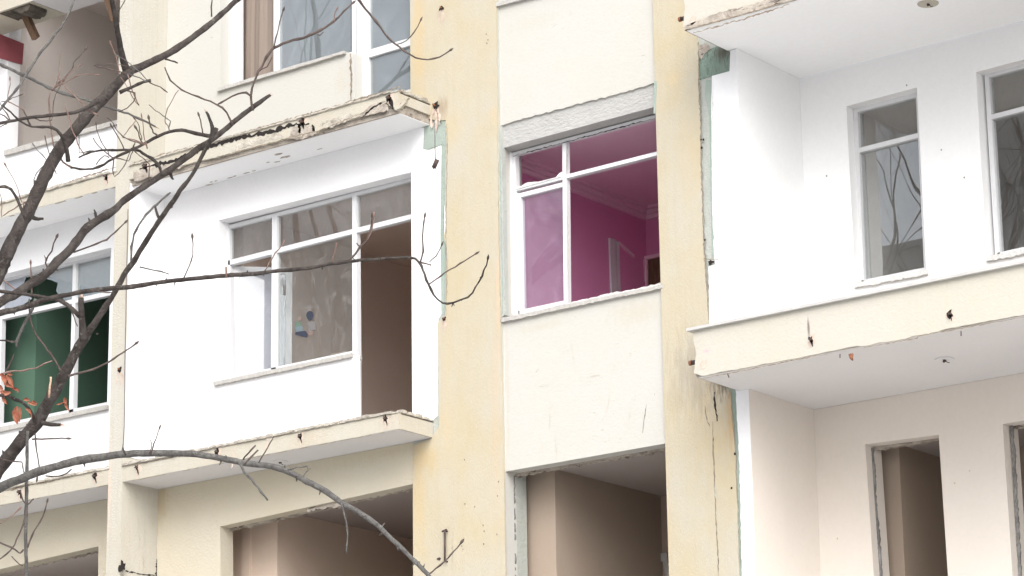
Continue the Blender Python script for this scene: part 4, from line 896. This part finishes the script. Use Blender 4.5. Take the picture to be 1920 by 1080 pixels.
tw(bC, 10.8, [(474,207,6),(471,182,4.5),(473,165,4.5),(480,143,4.5),(490,125,4.5),(505,99,5),(514,90,5),(540,78,5),(570,70,4.5),(600,57,4.5),(625,40,4),(645,22,3.6),(660,8,3)], bud=True, dd=.1)
tw(bC, 10.8, [(514,90,3),(520,62,2.6),(524,40,2.4),(530,22,2)], bud=True); tw(bC, 10.8, [(472,182,4),(462,174,3.6),(446,175,3.4),(425,187,3),(409,196,2.8)]); tw(bC, 10.8, [(487,133),(500,125),(510,108)])
tw(bC, 10.8, [(627,42,2),(627,30,2),(629,22,2)], 'twig_red', True); tw(bC, 10.8, [(592,62,2.5),(600,66,2),(606,60,2)])
tw(bC, 10.7, [(318,322,7),(323,334,5),(326,337,2)], 'bark'); tw(bC, 10.5, [(181,412,6),(179,400,4),(177,393,2.5)], 'bark')
tw(bC, 10.5, [(137,474,3.5),(167,463,3),(192,453,3),(208,443,2.8),(232,418,2.4)], bud=True); tw(bC, 10.5, [(91,520,4),(88,500,3.4),(86,487,3.4),(97,470,3),(104,448,2.4)], bud=True)
tw(bC, 10.5, [(88,490,2.4),(83,480,2)]); tw(bC, 10.5, [(60,552,3),(59,525,2.6),(58,498,2.4)], 'twig_red', True)
tw(bC, 10.5, [(-4,520,2.5),(15,533,3),(32,545,3)], 'twig_red')
# from B
tw(bB, 9.9, [(158,640,15),(154,600,12),(152,575,11),(152,558,11)], 'bark', broken=True)
tw(bB, 9.9, [(-30,540,7),(0,546,7),(33,550,6.5),(67,555,6.5),(100,560,7),(120,568,8),(133,577,9),(150,594,10)], 'bark')
tw(bB, 9.8, [(245,489,4),(247,463,4),(252,440,4),(267,412,4),(288,388,4),(293,384,4),(306,373,3.5),(320,360,3)], 'bark_grey'); tw(bB, 9.8, [(298,408,6),(294,396,5),(291,386,4)], 'bark')
tw(bB, 9.9, [(262,500,3),(290,507,2.6),(317,514,2.4)], 'bark_grey'); tw(bB, 9.8, [(395,255,9),(402,248,9),(407,240,8)], 'bark')
tw(bB, 9.9, [(67,560,6),(60,580,6),(50,600,5.5),(32,637,5.5),(33,650,5)], 'bark_grey'); tw(bB, 9.9, [(-10,636,3.5),(12,639,3.2),(30,641,4)], 'bark')
tw(bB, 9.9, [(55,560,3),(56,590,3.4),(59,608,3.6),(67,625,3.6),(83,648,3.8),(100,670,4),(116,698,4.5)], 'twig'); tw(bB, 9.9, [(-10,705,3.5),(17,697,3),(45,694,2.8),(67,690,2.6),(83,682,2.6),(98,676,2.4)], 'twig_red')
tw(bB, 9.9, [(128,705,6),(140,702,4),(165,695,3.6),(195,683,3.4),(230,662,3),(252,646,2.6)], bud=True); tw(bB, 9.9, [(91,745,4),(93,725,4),(96,706,3.6)], 'cutwood')
tw(bB, 10.0, [(78,792,9),(95,796,8),(114,797,6)], 'bark', broken=True); tw(bB, 10.0, [(60,823,3.4),(78,823,3),(95,822,3),(124,822,2.4)], bud=True)
tw(bB, 10.0, [(65,813,3),(69,845,2.6),(73,875,2.4),(71,894,2.2)], bud=True); tw(bB, 10.0, [(12,697,3.5),(20,680,3),(25,665,2)], 'twig'); tw(bB, 10.0, [(145,612,2),(139,595,2.2),(135,583,2.4)])
tw(bB, 10.0, [(180,627,3),(184,626,2)]); tw(bB, 9.9, [(52,808,6),(51,850,6),(50,900,6.5),(49,960,6.5),(48,1010,6.5),(50,1080,6.5),(50,1130,6)], 'bark_grey')
tw(bB, 9.8, [(51,951,3.5),(46,975,3.2),(40,990,3),(27,1022,3),(12,1040,2.6),(-5,1052,2.4)]); tw(bB, 9.8, [(51,1026,3.4),(60,1005,3),(70,985,2.8),(80,970,2.6),(88,945,2.4)], bud=True)
tw(bB, 9.8, [(-10,1012,4),(12,1022,3.4),(28,1030,3.4),(38,1038,3),(44,1030,3)]); tw(bB, 9.8, [(22,1043,2.4),(32,1054,2.2),(42,1061,2)]); tw(bB, 9.8, [(-6,985,2.4),(14,972,2.2),(33,958,2)], 'twig_red', True)
tw(bB, 9.8, [(50,944,3),(43,940,3),(38,918,2.6)]); tw(bB, 9.8, [(52,945,2.6),(60,938,2.4),(63,934,2)]); tw(bB, 10.0, [(-5,858,2.2),(18,864,2.2),(40,866,2.6),(42,875,2.2),(46,887,2)])
# from F
tw(bF, 9.3, [(803,534,3),(825,518,2.8),(845,505,2.8),(870,490,2.6),(889,478,2.4)], bud=True); tw(bF, 9.3, [(788,492,3.4),(793,470,3),(792,445,2.8),(795,409,2.4)], bud=True)
tw(bF, 9.3, [(785,491,3.6),(797,494,3),(809,497,2.6)]); tw(bF, 9.3, [(805,492,2),(817,480,2),(826,463,2)], bud=True)
tw(bF, 9.5, [(654,491,4.5),(665,478,4),(676,462,3.6),(688,450,3.2),(694,430,3),(698,410,2.6)], 'twig', True); tw(bF, 9.5, [(675,462,3),(668,456,2.6)]); tw(bF, 9.5, [(686,453,2.4),(696,436,2.4),(700,408,2.4)], 'twig_red', True)
tw(bF, 9.5, [(622,493,2),(627,475,2.2),(632,455,2.4)], 'twig_red'); tw(bF, 9.6, [(497,508,2.2),(510,484,2.2),(522,468,2.2),(536,450,2.4)], 'twig_red'); tw(bF, 9.7, [(344,522,2.6),(355,498,2.4),(361,478,2.2),(361,448,2)], bud=True)
tw(bF, 9.7, [(182,545,3),(190,547,2.6),(212,549,2)]); tw(bF, 9.6, [(424,520,4),(424,500,3)], 'twig_red')
# from G
tw(bG, 8.9, [(448,868,6),(458,883,5),(466,894,5),(478,907,4.5),(490,922,4),(503,939,4)], 'bark_grey'); tw(bG, 8.9, [(455,862,3.4),(466,850,3),(480,835,2.8)]); tw(bG, 8.9, [(458,872,3.6),(470,858,3),(484,843,2.8)])
tw(bG, 8.9, [(484,868,2.6),(497,848,2.4),(506,830,2.2),(514,818,2)]); tw(bG, 8.8, [(540,882,3),(556,877,2.4),(575,875,2.4),(577,880,2)], 'bark_grey'); tw(bG, 8.8, [(568,892,2),(576,884,2.2),(583,878,2)], 'bark_grey')
tw(bG, 8.8, [(639,944,4),(647,968,3.4),(651,1000,3.2),(649,1038,3.2)], 'bark_grey'); tw(bG, 9.2, [(282,852,3),(289,832,2.4),(298,806,2.2)], bud=True); tw(bG, 9.2, [(236,853,3.5),(229,840,3)], 'bark')
tw(bG, 8.7, [(803,1078,3.4),(825,1060,2.8),(840,1046,2.6),(852,1033,2.4),(863,1021,2.2)], bud=True); tw(bG, 8.7, [(745,1020,4),(746,1032,4)], 'bark_grey'); tw(bG, 8.7, [(775,1053,5),(787,1054,4)], 'bark_grey')
tw(bG, 9.4, [(85,893,3),(110,893,2.4),(125,887,2.6),(134,880,2.4)], 'bark'); tw(bG, 9.2, [(280,852,2),(284,840,2),(283,825,1.8)], 'twig'); tw(bG, 8.8, [(555,893,4),(557,902,2.5)], 'bark')
# from the limb crossing the top
bH = tw(TREE, 10.9, [(600,-140,9),(640,-60,6),(665,-12,4.6),(680,10,4.2),(705,40,4.2),(720,62,4),(735,78,3.6),(748,88,3.4),(770,103,3),(790,110,3),(815,110,2.8),(842,97,2.4)], 'twig', bud=True, name='branch')
tw(bH, 10.9, [(746,82,2),(762,76,2),(775,62,2),(788,41,2)], bud=True)
branch('branch', [(520,-60,12),(560,-110,10),(600,-140,9)], 10.7, 10.9, 'bark', TREE)
# finer crossing twigs in the upper left
rt = random.Random(5)
for i in range(26):
    x = rt.uniform(-10, 330); y = rt.uniform(120, 340) if x > 60 else rt.uniform(150, 420); a_ = rt.choice((-1.2,-.9,-1.7,-.5,-2.2))+rt.uniform(-.3,.3); L_ = rt.uniform(30, 75); pts = [(x, y, 1.9)]
    for k in range(3):
        a_ += rt.uniform(-.35, .35); x += math.cos(a_)*L_/3; y += math.sin(a_)*L_/3; pts.append((x, y, 1.8-.15*k))
    # root each twig on the nearest limb of its own depth
    near = min([(150,232),(100,300),(65,372),(238,138),(180,415),(280,343),(347,297),(20,227),(60,220),(150,208),(45,208),(97,170),(268,271),(180,283),(213,297),(318,247)], key=lambda q: (q[0]-pts[0][0])**2+(q[1]-pts[0][1])**2)
    pts.insert(0, ((near[0]+pts[0][0])/2+rt.uniform(-4,4), (near[1]+pts[0][1])/2+rt.uniform(-4,4), 2.1)); pts.insert(0, (near[0], near[1], 2.6))
    tw(bA if i % 2 else bC, 10.4+rt.uniform(-.1,.1), pts, rt.choice(('twig','twig','twig_red','bark_grey')), bud=rt.random() < .6)
# dried leaves still on the tree
def dead_leaf(px, py, L, wd, ang, d, seed):
    rnd = random.Random(seed); c = atd(px, py, d); s_ = d/FPX; bm = bmesh.new(); rows = []
    u = (RIGHT*math.cos(ang)-DOWN*math.sin(ang)); v = (RIGHT*-math.sin(ang)-DOWN*math.cos(ang)); k = 7
    for i in range(k):
        t = i/(k-1); hw = wd*.5*math.sin(math.pi*min(1, t*.9+.08))**.8*s_*rnd.uniform(.7,1.2); ctr = c+u*(t*L*s_)+v*math.sin(t*3+seed)*L*.10*s_
        rows.append([bm.verts.new(ctr+v*hw*q+fwd*(abs(q)*hw*rnd.uniform(-1.4,-.5)+math.sin(t*4)*.004)) for q in (-1,-.5,0,.5,1)])
    for a, b in zip(rows, rows[1:]):
        for i in range(4):
            f = bm.faces.new((a[i], a[i+1], b[i+1], b[i])); f.smooth = True
    return finish('leaf', bm, 'leaf', TREE)
for i, (x, y, L, wd, a) in enumerate([(2,700,26,13,-1.2),(10,705,34,10,-.9),(14,702,12,7,.1),(0,735,24,12,.0),(6,742,20,8,-1.2),(22,726,16,8,-.5),(30,728,10,7,-1.1),(44,751,14,9,.2),(52,756,20,8,-.1),(60,752,13,7,-.4),
        (34,762,38,14,-1.65),(30,764,32,10,-1.4),(39,764,30,9,-1.8),(47,766,18,7,-.7),(54,768,20,4,-1.1),(120,746,14,8,-1.1),(122,750,26,6,-1.2),(105,757,18,4,.1),(8,718,22,9,-.6),(0,722,20,10,-1.4)]):
    dead_leaf(x, y, L*.88, wd*.8, a, 9.75, i)

# ------------------------------------------------------------------ what the panes reflect: street trees and blocks opposite
def grow(bm, p, d, r, L, depth, rnd):
    n = 4; P = [p]; R = [r]; q = p.copy(); dd = d.copy()
    for i in range(n):
        dd = (dd+Vector((rnd.uniform(-1,1), rnd.uniform(-1,1), rnd.uniform(-.5,.7)))*.16).normalized(); q = q+dd*L/n; P.append(q.copy()); R.append(r*(1-.35*(i+1)/n))
    tube(bm, P, R, 6 if r > .03 else 4, knob=.1)
    if depth == 0: return
    for k in range(rnd.randint(2, 4)):
        i = rnd.randint(2, n); nd = (dd+Vector((rnd.uniform(-1,1), rnd.uniform(-1,1), rnd.uniform(-.3,.8)))*.75).normalized()
        grow(bm, P[i], nd, R[i]*rnd.uniform(.5,.72), L*rnd.uniform(.62,.85), depth-1, rnd)
def street_tree(loc, H, seed, label):
    rnd = random.Random(seed); T = tag(empty('bare_tree', loc), label, 'tree'); x, y, z = loc
    bm = bmesh.new(); tube(bm, [(x,y,-.1),(x+.05,y,H*.12),(x+.1,y+.05,H*.3)], [.28,.22,.18], 12, knob=.1); finish('trunk', bm, 'bark', T)
    bm = bmesh.new(); top = Vector((x+.1,y+.05,H*.3))
    for k in range(4):
        a = k*1.6+rnd.random(); grow(bm, top-Vector((0,0,.1*k)), Vector((math.cos(a)*.5, math.sin(a)*.5, 1)).normalized(), .095, H*.27, 5, rnd)
    finish('crown', bm, 'bark', T, kind='stuff')
street_tree((-25.0,-10,0), 25, 3, 'tall leafless street tree standing well left of the camera')
street_tree((-29,-16,0), 16, 5, 'leafless street tree on the pavement behind the first one')
street_tree((-20.6,-14.6,0), 20, 8, 'leafless street tree nearest the road opposite the left bays')
def block(x0, x1, y0, y1, H, label):
    b = tag(empty('opposite_building', ((x0+x1)/2, (y0+y1)/2, 0)), label, 'building')
    bm = bmesh.new(); box(bm, x0, x1, y0, y1, 0, H); finish('wall', bm, 'far_wall', b)
    bm = bmesh.new(); box(bm, x0-.3, x1+.3, y0-.3, y1+.3, H, H+.35); finish('roof_edge', bm, 'far_wall', b)
    n = int((x1-x0)/3.2)
    wm_ = None
    for s_ in range(int(H/2.9)):
        for i in range(n):
            x = x0+1+i*3.2; z = .9+s_*2.9
            if wm_ is None:
                bm = bmesh.new(); box(bm, 0, 1.5, 0, .05, 0, 1.5); w0 = _fin('window', bm, 'far_dark', b); w0.matrix_parent_inverse = world_of(b).inverted(); wm_ = w0.data; w0.location = (x, y1+.002, z)
            else:
                o = bpy.data.objects.new('window', wm_); COL.objects.link(o); o.parent = b; o.matrix_parent_inverse = world_of(b).inverted(); o.location = (x, y1+.002, z)
block(-56, -42, -50, -36, 23.0, 'grey apartment block across the road, left of the gap')
block(-29.5, -6, -50, -36, 25.0, 'grey apartment block across the road, right of the gap')
block(-56, -30, -78, -64, 29.8, 'lower grey block seen through the gap behind the road')
